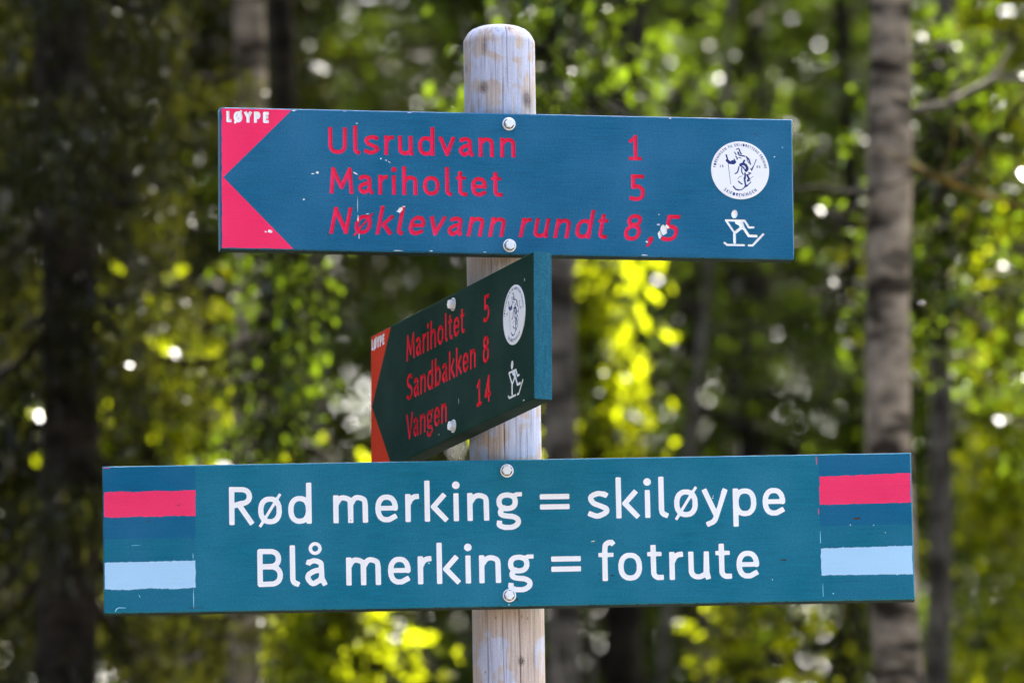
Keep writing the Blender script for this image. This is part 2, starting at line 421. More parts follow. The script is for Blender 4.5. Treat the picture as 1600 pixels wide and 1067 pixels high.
# ------------------------------------------------------------------ signs
TH = 26.6      # board thickness, mm
def sign_empty(name, yaw, roll, z):
    cyw, syw = math.cos(yaw), math.sin(yaw)
    u = Vector((cyw, syw, 0)); n = Vector((syw, -cyw, 0)); w = Vector((0, 0, 1))
    u2 = u * math.cos(roll) + w * math.sin(roll); w2 = w * math.cos(roll) - u * math.sin(roll)
    o = Vector((-0.0158 * (z - 2.6), 0, z)) + n * (0.05 + TH / 1000)
    e = link(name, None)
    e.matrix_world = Matrix((( u2.x, -n.x, w2.x, o.x), (u2.y, -n.y, w2.y, o.y), (u2.z, -n.z, w2.z, o.z), (0, 0, 0, 1)))
    return e
def rough_rect(x0, x1, z0, z1, step=6, amp=0.35, rng=None):
    """rectangle whose edges are slightly worn"""
    pts = []
    cs = [(x0, z0), (x1, z0), (x1, z1), (x0, z1)]
    for i in range(4):
        a, b = np.array(cs[i], float), np.array(cs[(i + 1) % 4], float)
        n = max(2, int(np.linalg.norm(b - a) / step)); nrm = np.array([-(b - a)[1], (b - a)[0]]) / np.linalg.norm(b - a)
        for k in range(n):
            p = a + (b - a) * k / n
            if k: p = p + nrm * abs(rng.normal(0, amp))
            pts.append(p)
    return np.array(pts)
def board_shell(front, x0, x1, z0, z1, t):
    """chamfer ring, sides and back joined to the front outline (mm) -> verts, faces(tri)"""
    V, F = [], []
    n = len(front); c = 1.6
    def proj_out(p, d):
        # push a front outline point to the outer rectangle
        x, z = p; dist = [x - x0, x1 - x, z - z0, z1 - z]
        q = [x, z]
        if dist[0] < 4: q[0] = x0
        if dist[1] < 4: q[0] = x1
        if dist[2] < 4: q[1] = z0
        if dist[3] < 4: q[1] = z1
        return q
    for p in front:
        q = proj_out(p, 0)
        mid = (p[0] * .45 + q[0] * .55, .45 * c, p[1] * .45 + q[1] * .55)
        V += [(p[0], 0, p[1]), mid, (q[0], 1.25 * c, q[1]), (q[0], t, q[1])]
    for i in range(n):
        j = (i + 1) % n
        for k in range(3):
            a, b, c_, d = i * 4 + k, j * 4 + k, j * 4 + k + 1, i * 4 + k + 1
            F += [(a, d, c_), (a, c_, b)]
    ci = len(V); V.append(((x0 + x1) / 2, t, (z0 + z1) / 2))
    for i in range(n): F.append((ci, ((i + 1) % n) * 4 + 3, i * 4 + 3))
    return np.array(V) * 0.001, np.array(F)
def bolt(parent, x, z, rot, wr=9.4, sc=1.0):
    """washer and chamfered hexagon head; x, z in mm on the board face"""
    e = link('bolt', None, parent); e.location = (x / 1000, 0, z / 1000); e.rotation_euler = (0, rot, 0)
    def lathe(prof, n, hexn=0):
        V, F = [], []
        for (rad, y) in prof:
            for i in range(n):
                a = 2 * math.pi * i / n; V.append((rad * math.cos(a) / 1000, -y / 1000, rad * math.sin(a) / 1000))
        m = len(prof)
        for k in range(m - 1):
            for i in range(n):
                a, b = k * n + i, k * n + (i + 1) % n; F.append((a, b, b + n, a + n))
        F.append(tuple((m - 1) * n + i for i in range(n)))
        return V, F
    V, F = lathe([(wr, 0), (wr, 1.3), (wr - .5, 1.8), (7.6, 2.0), (7.5, 1.2)], 40)
    link('washer', mesh_py('washer', V, F, M['steel']), e)
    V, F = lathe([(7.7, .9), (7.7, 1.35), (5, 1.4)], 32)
    link('gap_shadow', mesh_py('gap_shadow', V, F, M['mark']), e)  # dark ring standing for the shadow between head and washer
    V, F = lathe([(6.9, 1.2), (7.0, 6.4), (6.5, 7.4), (5.6, 7.9), (5.0, 7.8)], 6)
    link('hex_head', mesh_py('hex_head', V, F, M['steel']), e)
    return e
def ragged_band(x0, x1, za0, za1, zb0, zb1, rng, amp=0.8, ends=0.5, n=70):
    """hand-brushed stripe: top edge za0->za1, bottom edge zb0->zb1"""
    def edge(z0, z1, k):
        t = np.linspace(0, 1, n); w = np.zeros(n)
        for f in (2, 5, 9, 17, 31): w += rng.normal(0, 1) * np.sin(2 * np.pi * (f * t * rng.uniform(.7, 1.3) + rng.random())) / (f ** .45)
        w += rng.normal(0, .35, n); w += np.where(rng.random(n) > .93, rng.normal(0, 1.4, n), 0)
        return np.stack([x0 + (x1 - x0) * t, z0 + (z1 - z0) * t + w * amp * .5], 1)
    top = edge(za0, za1, 0); bot = edge(zb0, zb1, 1)
    nl = 8
    L = np.stack([x0 + np.r_[0, rng.normal(0, ends, nl - 2), 0], np.linspace(top[0, 1], bot[0, 1], nl)], 1)
    Rr = np.stack([x1 + np.r_[0, rng.normal(0, ends, nl - 2), 0], np.linspace(bot[-1, 1], top[-1, 1], nl)], 1)
    return np.concatenate([bot, Rr[1:-1], top[::-1], L[1:-1]])
def blob(x, z, rx, rz, rng, n=9, rot=0, j=.35):
    a = np.linspace(0, 2 * math.pi, n, endpoint=False); k = 1 + rng.uniform(-j, j, n)
    p = np.stack([np.cos(a) * rx * k, np.sin(a) * rz * k], 1); c, s = math.cos(rot), math.sin(rot)
    return p @ np.array([[c, s], [-s, c]]) + (x, z)

SKIER = [([(-12.2, 15.5), (-11.8, 15.5)], 0, 0, 4.4), ([(-11.6, 17.6), (-12.4, 13.4)], 0, 0, 3.9),
         ([(-24.5, 6.2), (2.5, 6.2), (8.5, -3.5), (15, -3.2)], 0, 0, 1.55), ([(-24.3, 6.0), (-14.2, -9)], 0, 0, 1.5),
         ([(-8, 4), (-3, 2), (-1.5, -3)], 0, 0, 3.6), ([(-6, 5), (-2, 4)], 0, 0, 2.6),
         ([(-1, -3), (-12.4, -12), (-12.4, -25.5)], 0, 0, 2.0), ([(0, -3), (8.2, -15.6), (19, -15.8)], 0, 0, 2.0),
         ([(-27, -26.2), (-23.5, -29.2), (1, -29.2)], 0, 0, 1.55), ([(8, -29.4), (13.5, -29.4), (29, -13)], 0, 0, 1.6)]
# figure on the round badge, in units where the badge radius is 100 (x right, y up)
FIG = [([(-47, 52), (-43, 38), (-44, 30)], 0, 0, 2.6), ([(-44, 33), (-36, 26), (-22, 25)], 0, 0, 5.2), ([(-26, 30), (-18, 28)], 0, 0, 5.0), ([(-20, 38), (-16, 30)], 0, 0, 2.2),
       ([(-41, 22), (-38, -10), (-33, -48)], 0, 0, .9),
       ([(-18, 62), (-13, 54)], 0, 0, 2.0), ([(-12, 72), (-4, 75), (-2, 70)], 0, 0, 1.7), ([(-2, 72), (2, 60)], 0, 0, 2.2), ([(-6, 62), (-4, 56)], 0, 0, 3.0), ([(2, 60), (5, 57)], 0, 0, 2.6),
       ([(-2, 52), (8, 51), (16, 49)], 0, 0, 2.4), ([(-14, 48), (-9, 42), (-10, 38)], 0, 0, 2.2), ([(-4, 44), (4, 42)], 0, 0, 1.6), ([(22, 47), (30, 40), (34, 28), (36, 22)], 0, 0, 2.6), ([(22, 48), (26, 38)], 0, 0, 1.6), ([(24, 36), (30, 26)], 0, 0, 1.2),
       ([(15, 34), (11, 26), (13, 20)], 0, 0, 3.2), ([(2, 20), (12, 23), (20, 18), (25, 8)], 0, 0, 4.6), ([(24, 4), (21, 0)], 0, 0, 5.4), ([(-1, 16), (10, 12), (14, 8)], 0, 0, 2.0), ([(-4, 12), (-6, 2), (-10, -8), (-17, -12)], 0, 0, 2.2), ([(6, 10), (5, -4), (10, -14)], 0, 0, 2.0), ([(12, 8), (16, 2)], 0, 0, 2.0),
       ([(36, 6), (40, 0), (52, 26), (56, 38)], 0, 0, 1.6), ([(38, 4), (46, 16)], 0, 0, 1.1), ([(30, -8), (36, -10)], 0, 0, 2.6), ([(24, -14), (32, -14)], 0, 0, 1.6),
       ([(17, -10), (17, -22), (15, -34), (18, -50)], 0, 0, 3.0), ([(13, -24), (15, -42)], 0, 0, 1.5), ([(24, -16), (30, -28), (26, -36)], 0, 0, 3.4), ([(26, -36), (34, -34)], 0, 0, 1.6),
       ([(-6, -38), (0, -44), (6, -47)], 0, 0, 2.4), ([(-9, -30), (-2, -22), (6, -20)], 0, 0, .9), ([(30, -32), (44, -20)], 0, 0, .8),
       ([(-24, -56), (-16, -66), (-6, -68)], 0, 0, 2.6), ([(-8, -68), (6, -66), (16, -57), (26, -50), (36, -40)], 0, 0, 1.8), ([(16, -56), (24, -52)], 0, 0, 3.2)]
def badge(parent, cx, cz, rad):
    """round white badge with ring lettering and the skier figure"""
    e = link('club_badge', None, parent); e.location = (cx / 1000, 0, cz / 1000)
    k = rad / 100
    ring = lambda R: np.array([(R * math.cos(a), R * math.sin(a)) for a in np.linspace(0, 2 * math.pi, 72, endpoint=False)])
    zones = []
    # round lettering
    def arc_text(s, a_from, a_to, rb, cap, r, inv):
        pen = 0; it = []
        for ch in s:
            if ch == ' ': pen += .45; continue
            lp, w, lb, rbb = glyph_loops(ch, r, .04); pen += lb; it.append((lp, pen, w)); pen += w + rbb
        for lp, px, w in it:
            a = R_(a_from + (a_to - a_from) * (px + w / 2) / pen)
            for l in lp:
                q = (l - (w / 2, 0.5)) * cap
                up = np.array([math.cos(a), math.sin(a)]) * (-1 if inv else 1); rt = np.array([up[1], -up[0]])
                c = np.array([math.cos(a), math.sin(a)]) * rb
                zones.append(('lettering', [c + q[:, :1] * rt + q[:, 1:] * up], 0.0))
    arc_text('FORENINGEN TIL SKI-IDRETTENS FREMME', 175, 5, 88, 9.5, .085, False)
    arc_text('SKIFORENINGEN', 229, 311, 85, 11.5, .085, True)
    for s, x in (('18', -70), ('83', 57)):
        for w in text_line(s, x, x + 13, 9, 9, .085): zones.append(('lettering', w, 0.0))
    figs = shape_loops(FIG, -70, 70, -80, 85, 0.9, .12)
    # outer strokes then holes: even-odd over all loops of the figure
    zones.append(('figure', figs, 0.0))
    zz = planar_zones(ring(98.5), [(a, [l for l in b], c) for a, b, c in zones])
    for key, (V, F) in zz.items():
        V = V * np.array([k, 1, k]); V[:, 1] = -0.0012
        if key is None:
            ang = np.linspace(0, 2 * math.pi, 72, endpoint=False)
            p1 = np.stack([np.cos(ang) * .0985 * k, np.full(72, -.0012), np.sin(ang) * .0985 * k], 1)
            p2 = np.stack([np.cos(ang) * .1 * k, np.full(72, -.0008), np.sin(ang) * .1 * k], 1); p3 = p2.copy(); p3[:, 1] = .0001
            q = []
            for i in range(72):
                j = (i + 1) % 72
                for s in (0, 72): q += [(s + i, s + 72 + i, s + 72 + j), (s + i, s + 72 + j, s + j)]
            V, F = merge([(V, F), (np.concatenate([p1, p2, p3]), np.array(q))])
            link('badge_disc', mesh_np('badge_disc', V, F, M['badge']), e)
        else: tag(link('badge_' + key, mesh_np('badge_' + key, V, F, M['navy']), e), kind='stuff')
    return e

def build_sign(name, yaw, roll, z, x0, x1, H, base, words, fields, chips, bolts, label, seed, extra=None):
    """words: [(loops, material, depth)], fields: [(part name, loops, material, label)]"""
    rng = np.random.default_rng(seed)
    root = sign_empty(name, yaw, roll, z); tag(root, label, 'sign', 'trail signs bolted to the round post')
    c = 1.6; z0, z1 = -H / 2, H / 2
    front = rough_rect(x0 + c, x1 - c, z0 + c, z1 - c, rng=rng)
    zones = [((i, 'field'), f[1], 0.0) for i, f in enumerate(fields)]
    zones += [((i, 'word'), w[0], w[2]) for i, w in enumerate(words)]
    zones += [((i, 'chip'), [ch[0]], 0.12) for i, ch in enumerate(chips)]
    zz = planar_zones(front, zones)
    shell = board_shell(front, x0, x1, z0, z1, TH)
    if extra:                                         # sawn end in its own colour
        sv, sf = shell; cen = sv[sf].mean(1); em = (cen[:, 0] > (x1 - .9) / 1000)
        link('sawn_end', mesh_np('sawn_end', sv, sf[em], extra), root); shell = (sv, sf[~em])
    sv, sf = shell; cen = sv[sf].mean(1); um = cen[:, 2] < (z0 + .25) / 1000                  # lower edge, coloured dark to stand for its shade
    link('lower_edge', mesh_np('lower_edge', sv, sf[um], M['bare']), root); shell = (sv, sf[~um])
    V, F = merge([zz.pop(None), shell])
    # weld the shell to the front so that the paint film is one surface
    link('board', mesh_np('board', V, F, base), root)
    chipm = {}
    for (i, kind), (V, F) in zz.items():
        if kind == 'field':
            nm, _, mat, lb = fields[i]; o = link(nm, mesh_np(nm, V, F, mat), root)
            if lb: o['label'] = lb
        elif kind == 'word':
            o = link(words[i][3] if len(words[i]) > 3 else 'lettering', mesh_np('lettering', V, F, words[i][1]), root)
            if len(words[i]) > 4 and words[i][4]: o['label'] = words[i][4]
        else: chipm.setdefault(chips[i][1], []).append((V, F))
    for mat, parts in chipm.items():
        V, F = merge(parts); nm = {'chip': 'paint_chips', 'mark': 'dirt_marks', 'pale': 'paint_drips', 'red': 'paint_spots', 'stripe_red': 'paint_spots', 'stripe_blue': 'paint_spots', 'white': 'paint_spots', 'navy': 'dirt_marks'}[mat]
        tag(link(nm, mesh_np(nm, V, F, M[mat]), root), kind='stuff')
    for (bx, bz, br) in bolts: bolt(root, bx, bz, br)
    return root

def lines(specs, mat, depth, r, lab):
    out = []
    for s, xa, xb, base, cap, sl in specs:
        for wtxt, loops in zip(s.split(' '), text_line(s, xa, xb, base, cap, r, sl)):
            out.append((loops, mat, depth, 'lettering', lab % wtxt))
    return out
rngc = np.random.default_rng(5)
# ---- upper sign
H1 = 203.4
A0, A1 = -411.8, 408.7
tz = H1 / 2 - 1.4
arrow = np.array([(A0 + 1, tz), (A0 + 1, -tz), (-308.5, -tz), (-407.9, 1.0), (-309.5, tz)])
arrow_edge = np.array([(A0 + 1.6, tz + .0), (-309.5, tz), (-407.9, 1.0), (-308.5, -tz), (A0 + 1.6, -tz)])
w1 = lines([('Ulsrudvann', -258.3, 9, 37.6, 38.5, 0), ('Mariholtet', -256.8, -10.5, -19.6, 38.5, 0), ('Nøklevann rundt', -258.0, 137.6, -77.2, 38.5, .2)], M['red'], 3.8, .073, 'red engraved word %s')
w1 += lines([('1', 171.8, 192.6, 37.2, 36.5, 0), ('5', 172.8, 194.2, -21.6, 38.5, 0), ('8,5', 161.5, 238.7, -79, 38.5, .2)], M['red'], 3.8, .073, 'red engraved distance figure %s')
w1 += lines([('LØYPE', -403.1, -342.6, 80.1, 16.2, 0)], M['white'], .25, .135, 'white painted word %s on the red arrow field')
sk = [l * 1.0 + (335.2, -53) for l in shape_loops(SKIER, -34, 36, -36, 26, .45, .03)]
w1.append((sk, M['white'], .5, 'skier_symbol', None))
def chips_px(lst, u0, kx, yc, sl, kz, cx=795):
    """marks measured on the board face -> mm"""
    out = []
    for x, y, rx, ry, mat, rot in lst:
        u = (x - cx) * kx; w = (yc + (x - cx) * sl - y) * kz
        out.append((blob(u, w, rx * kx, ry * kz, rngc, 9, rot), mat))
    return out
c1 = chips_px([(462, 172, 6, 3, 'chip', .3), (489, 272, 2, 1, 'chip', 0), (496, 270, 2.4, 2, 'chip', .5), (474.5, 312, 1.6, 1.6, 'chip', 0), (422, 361.5, 3.2, 3.0, 'white', 0), (415, 362, 1.6, 1.4, 'white', 0), (595, 248.5, 1.2, 1.2, 'chip', 0), (603, 251, 1.5, 1, 'chip', -.4), (608, 254, 2.2, .5, 'chip', -.6),
               (555, 271.5, 3.6, 1.3, 'chip', -.5), (624, 329, 5, 3, 'chip', .6), (630, 323, 3, .9, 'chip', 0), (558, 318, .45, 12, 'chip', 0), (558.5, 342, 1, 5, 'chip', 0), (573, 334.5, 3, .7, 'chip', 0), (560, 369, .7, 4, 'chip', 0), (513, 367.5, 3, .8, 'mark', .4), (706, 240, 5, .5, 'mark', -.3),
               (1036, 360, 5, 8, 'chip', .2), (1030, 368, 3, 6, 'chip', 0), (1041, 355, 4, 3.5, 'chip', .4), (1028, 351, 2.5, 1.2, 'chip', 0), (1029, 335.5, 1.4, .8, 'chip', 0), (1009, 378, 2, 1.2, 'chip', -.5), (788, 200, 1.2, 1.2, 'chip', 0), (1212, 245, 1, 1, 'chip', 0), (1230, 353, 8, .5, 'mark', .05), (1182, 210, 5, .4, 'mark', -.5), (925, 320, 2, .5, 'mark', .2), (1225, 230, .7, .7, 'chip', 0),
               (558, 193.5, 2, .6, 'chip', 0), (680, 300, .8, .5, 'mark', 0), (925, 178, 3, .7, 'chip', 0), (866, 180.5, 2.5, .7, 'chip', 0), (1048, 184.5, 2.5, .9, 'chip', 0), (640, 176.5, 4, .8, 'chip', 0), (540, 174, 5, .9, 'chip', 0), (620, 391.5, 8, .8, 'chip', 0), (572, 392.5, 2, .8, 'chip', 0), (672, 392, 3, .8, 'chip', 0), (1005, 398.6, 6, .8, 'chip', 0), (755, 394, 2, .8, 'chip', 0)],
              0, .9165, 287.3, .0193, .925)
top_sign = build_sign('trail_sign', .1515, .0103, 2.8131, A0, A1, H1, M['blue_top'], w1, [('arrow_field', [arrow_edge], M['red'], 'red painted arrow end of the board')], c1,
                      [(0, 86.2, .2), (-.9, -89.4, .45)], 'long blue board reading Ulsrudvann, Mariholtet and Nøklevann rundt, topmost on the post', 11)
badge(top_sign, 332, 25.8, 42.0)
# ---- middle sign, turned edge-on
H2 = 207.2; B0, B1 = -342.3, 314.8
tz = H2 / 2 - 1.4
arrow2 = np.array([(B0 + 1.6, tz), (-257, tz), (-337.5, -1.5), (-255, -tz), (B0 + 1.6, -tz)])
w2 = lines([('Mariholtet', -192, 44, 38.5, 38.5, 0), ('Sandbakken', -190.5, 88, -19.2, 38.5, 0), ('Vangen', -193, -28, -76.8, 38.5, 0)], M['red_letter'], 3.5, .073, 'red engraved word %s')
w2 += lines([('5', 121, 146, 38, 38.5, 0), ('8', 117, 146, -20.2, 38.5, 0), ('14', 92, 148, -77.2, 38.5, 0)], M['red_letter'], 3.5, .073, 'red engraved distance figure %s')
w2 += lines([('LØYPE', -338.5, -284.7, 81.3, 16.2, 0)], M['white'], .25, .135, 'white painted word %s on the red arrow field')
w2.append(([l + (243, -57) for l in shape_loops(SKIER, -34, 36, -36, 26, .45, .03)], M['white'], .5, 'skier_symbol', None))
c2 = [(blob(x, zz_, a, b_, rngc), m) for x, zz_, a, b_, m in [(280, 70, 1.0, 2.2, 'chip'), (20, -55, .6, 5, 'chip'), (-60, -90, 2, 1, 'chip'), (275, -99, 3, 1, 'chip')]]
mid_sign = build_sign('trail_sign', -1.2043, .01, 2.5614, B0, B1, H2, M['blue_mid'], w2, [('arrow_field', [arrow2], M['red_green'], 'red painted arrow end of the board')], c2,
                      [(0, 87.2, .1), (0, -88.2, .3)], 'dark green board set edge-on between the two wide boards, reading Mariholtet, Sandbakken, Vangen', 12, extra=M['end_blue'])
badge(mid_sign, 241.1, 27.5, 42.0)
# ---- lower sign
H3 = 208.8; C0, C1 = -568.2, 570.4
tz = H3 / 2 - 1.4
w3 = lines([('Rød merking = skiløype', -390.6, 391.6, 17.9, 54.2, 0), ('Blå merking = fotrute', -352.1, 352.7, -70.8, 54.2, 0)], M['white'], 0.0, .069, 'white word %s')
w3 = [(a, b, c, d, None if '=' in e else e) for a, b, c, d, e in w3]
rb = np.random.default_rng(8)
pl_t = np.array([(C0 + 1.6, tz), (C0 + 1.6, .8), (-438.6, .6), (-437.6, tz)]); pl_b = np.array([(C0 + 1.6, .8), (C0 + 1.6, -tz), (-440, -tz), (-438.6, .6)])
pr_t = np.array([(440.2, tz), (439.8, 2.2), (C1 - 1.6, 2.6), (C1 - 1.6, tz)]); pr_b = np.array([(439.8, 2.2), (439.4, -tz), (C1 - 1.6, -tz), (C1 - 1.6, 2.6)])
sl_r = ragged_band(C0 + 1.7, -437.9, 67.8, 68.0, 31.6, 32.2, rb, .8, .3); sl_b = ragged_band(C0 + 1.7, -439.0, -32.5, -31.6, -71.0, -70.6, rb, .8, .4)
sr_r = ragged_band(440.6, C1 - 1.7, 72.3, 75.6, 32.2, 33.6, rb, .9, .5); sr_b = ragged_band(439.9, C1 - 1.7, -29.8, -28.0, -68.0, -68.6, rb, .8, .5)
f3 = [('painted_panel', [pl_t], M['panel_blue'], None), ('painted_panel', [pl_b], M['panel_teal'], None), ('painted_panel', [pr_t], M['panel_blue'], None), ('painted_panel', [pr_b], M['panel_teal'], None),
      ('stripe', [sl_r], M['stripe_red'], 'hand-painted red stripe'), ('stripe', [sl_b], M['stripe_blue'], 'hand-painted light blue stripe'), ('stripe', [sr_r], M['stripe_red'], 'hand-painted red stripe'), ('stripe', [sr_b], M['stripe_blue'], 'hand-painted light blue stripe')]
drip = np.array([(182, 957.5), (184.5, 952), (188, 949.6), (194, 949.4), (200, 949.9), (200, 951.3), (194, 950.7), (189, 950.9), (186, 953), (183.6, 957.7)])
def px3(p): p = np.asarray(p, float); return np.stack([(p[:, 0] - 795) * .9022 + (p[:, 1] - 833) * -.012 + 1.0, (833.5 - (p[:, 0] - 795) * .0172 - p[:, 1]) * .9105], 1)
c3 = [(px3(drip), 'pale')]
c3 += chips_px([(1339, 811, 6, 1.6, 'mark', .12), (1322, 708.9, 4, 1, 'stripe_red', 0), (1344, 709, 3, 1, 'stripe_red', 0), (928, 846.5, 3, .8, 'chip', .15), (929, 848, 2.4, .7, 'mark', .15), (957, 900, 2, 1.6, 'mark', .3), (937, 898, 1.6, 1.4, 'mark', 0), (1224, 876, 6, 1.2, 'mark', 0), (1206, 906.5, .9, .9, 'chip', 0), (1116, 779, 1, 1, 'chip', 0), (1117, 776, .6, 1.2, 'chip', 0), (221, 932, .5, 3, 'pale', .4), (660, 790, 1.3, 1.3, 'mark', 0), (795, 946, 1.2, 1.6, 'chip', 0), (808, 937, 1.6, 3, 'mark', -.6), (551, 814, 1.2, .8, 'mark', .4), (700, 950.5, 5, .7, 'chip', 0), (310, 950, 12, .5, 'mark', .1), (672, 881, 1.2, 2, 'pale', .5), (1330, 821, .8, .8, 'chip', 0), (1366, 821.4, .9, .7, 'chip', 0), (1384, 833, .8, .8, 'chip', 0), (1300, 928, 2, 1, 'pale', .5), (160.7, 738, 1.4, 6, 'stripe_red', 0), (172, 732, 9, .8, 'stripe_red', 0), (284, 728, 4, .8, 'stripe_red', 0), (1279.4, 720, .8, 6, 'stripe_red', 0), (1280.6, 800, .7, 5, 'stripe_red', 0), (1282.5, 838, .6, 12, 'pale', 0), (1284.3, 925, .6, 12, 'pale', 0), (305, 935, .6, 18, 'pale', 0), (305, 870, .5, 6, 'pale', 0), (215, 853, 8, .35, 'pale', 0), (540, 720.5, 3, .6, 'chip', 0), (522, 720.5, 2, .6, 'chip', 0), (902, 715, 3, .5, 'chip', 0), (1100, 712, 5, .5, 'chip', 0), (284, 790, 4, .4, 'mark', .3), (235, 815, 5, .5, 'mark', .3), (890, 758, 1.4, .8, 'mark', .3)],
                0, .9022, 833.5, -.0172, .9105)
low_sign = build_sign('trail_sign', .0131, .0195, 2.3128, C0, C1, H3, M['teal'], w3, f3, c3, [(.8, 88.2, 0.0), (.9, -89.0, .15)],
                      'wide teal board with striped ends reading Rød merking = skiløype, Blå merking = fotrute', 13)

# ------------------------------------------------------------------ post
def wood():
    m, n, l, b = newmat('weathered_pine')
    tc = N(n, 'ShaderNodeTexCoord'); at = N(n, 'ShaderNodeAttribute', attribute_name='wear')
    mp = N(n, 'ShaderNodeMapping'); mp.inputs['Scale'].default_value = (1, 1, .06); l.new(tc.outputs['Object'], mp.inputs[0])
    fine = N(n, 'ShaderNodeTexNoise'); fine.inputs['Scale'].default_value = 260; fine.inputs['Detail'].default_value = 5; l.new(mp.outputs[0], fine.inputs['Vector'])
    mp2 = N(n, 'ShaderNodeMapping'); mp2.inputs['Scale'].default_value = (1, 1, .16); l.new(tc.outputs['Object'], mp2.inputs[0])
    pat = N(n, 'ShaderNodeTexNoise'); pat.inputs['Scale'].default_value = 34; pat.inputs['Detail'].default_value = 3; pat.inputs['Distortion'].default_value = 1.4; l.new(mp2.outputs[0], pat.inputs['Vector'])
    pat2 = N(n, 'ShaderNodeTexNoise'); pat2.inputs['Scale'].default_value = 30; pat2.inputs['Detail'].default_value = 2; pat2.inputs['Distortion'].default_value = .8; l.new(tc.outputs['Object'], pat2.inputs['Vector'])
    sp = N(n, 'ShaderNodeTexNoise'); sp.inputs['Scale'].default_value = 700; sp.inputs['Detail'].default_value = 2; l.new(tc.outputs['Object'], sp.inputs['Vector'])
    grey = ramp(n, [(0.25, (.25, .25, .31)), (0.42, (.46, .465, .57)), (0.75, (.60, .605, .72))]); l.new(fine.outputs[0], grey.inputs[0])
    tan = ramp(n, [(0.3, (.40, .27, .19)), (0.7, (.60, .47, .36))]); l.new(fine.outputs[0], tan.inputs[0])
    add = N(n, 'ShaderNodeMath', operation='ADD'); l.new(pat.outputs[0], add.inputs[0]); l.new(pat2.outputs[0], add.inputs[1])
    ad2 = N(n, 'ShaderNodeMath', operation='ADD'); l.new(add.outputs[0], ad2.inputs[0])
    sep = N(n, 'ShaderNodeSeparateColor'); l.new(at.outputs['Color'], sep.inputs[0])
    l.new(sep.outputs[0], ad2.inputs[1])
    mr = N(n, 'ShaderNodeMapRange'); mr.inputs[1].default_value = 1.02; mr.inputs[2].default_value = 1.16; mr.inputs[4].default_value = .75; l.new(ad2.outputs[0], mr.inputs[0])
    mx = N(n, 'ShaderNodeMix', data_type='RGBA'); l.new(mr.outputs[0], mx.inputs[0]); l.new(grey.outputs[0], mx.inputs[6]); l.new(tan.outputs[0], mx.inputs[7])
    kn = N(n, 'ShaderNodeMix', data_type='RGBA'); kn.inputs[7].default_value = (.07, .045, .04, 1)
    km = N(n, 'ShaderNodeMath', operation='MULTIPLY'); km.use_clamp = True
    kr = N(n, 'ShaderNodeMapRange'); kr.inputs[1].default_value = .35; kr.inputs[2].default_value = .6; kr.inputs[3].default_value = .3; kr.inputs[4].default_value = 1.2; l.new(sp.outputs[0], kr.inputs[0])
    l.new(sep.outputs[1], km.inputs[0]); l.new(kr.outputs[0], km.inputs[1]); l.new(km.outputs[0], kn.inputs[0]); l.new(mx.outputs[2], kn.inputs[6])
    hv = N(n, 'ShaderNodeHueSaturation'); l.new(kn.outputs[2], hv.inputs['Color'])
    hr = N(n, 'ShaderNodeMapRange'); hr.inputs[1].default_value = .3; hr.inputs[2].default_value = .7; hr.inputs[3].default_value = .86; hr.inputs[4].default_value = 1.1; l.new(sp.outputs[0], hr.inputs[0]); l.new(hr.outputs[0], hv.inputs['Value'])
    l.new(hv.outputs[0], b.inputs['Base Color']); b.inputs['Roughness'].default_value = .8; b.inputs['Specular IOR Level'].default_value = .25
    bp = N(n, 'ShaderNodeBump'); bp.inputs['Strength'].default_value = .5; bp.inputs['Distance'].default_value = .0006; l.new(fine.outputs[0], bp.inputs['Height']); l.new(bp.outputs[0], b.inputs['Normal'])
    return m
M['wood'] = wood()
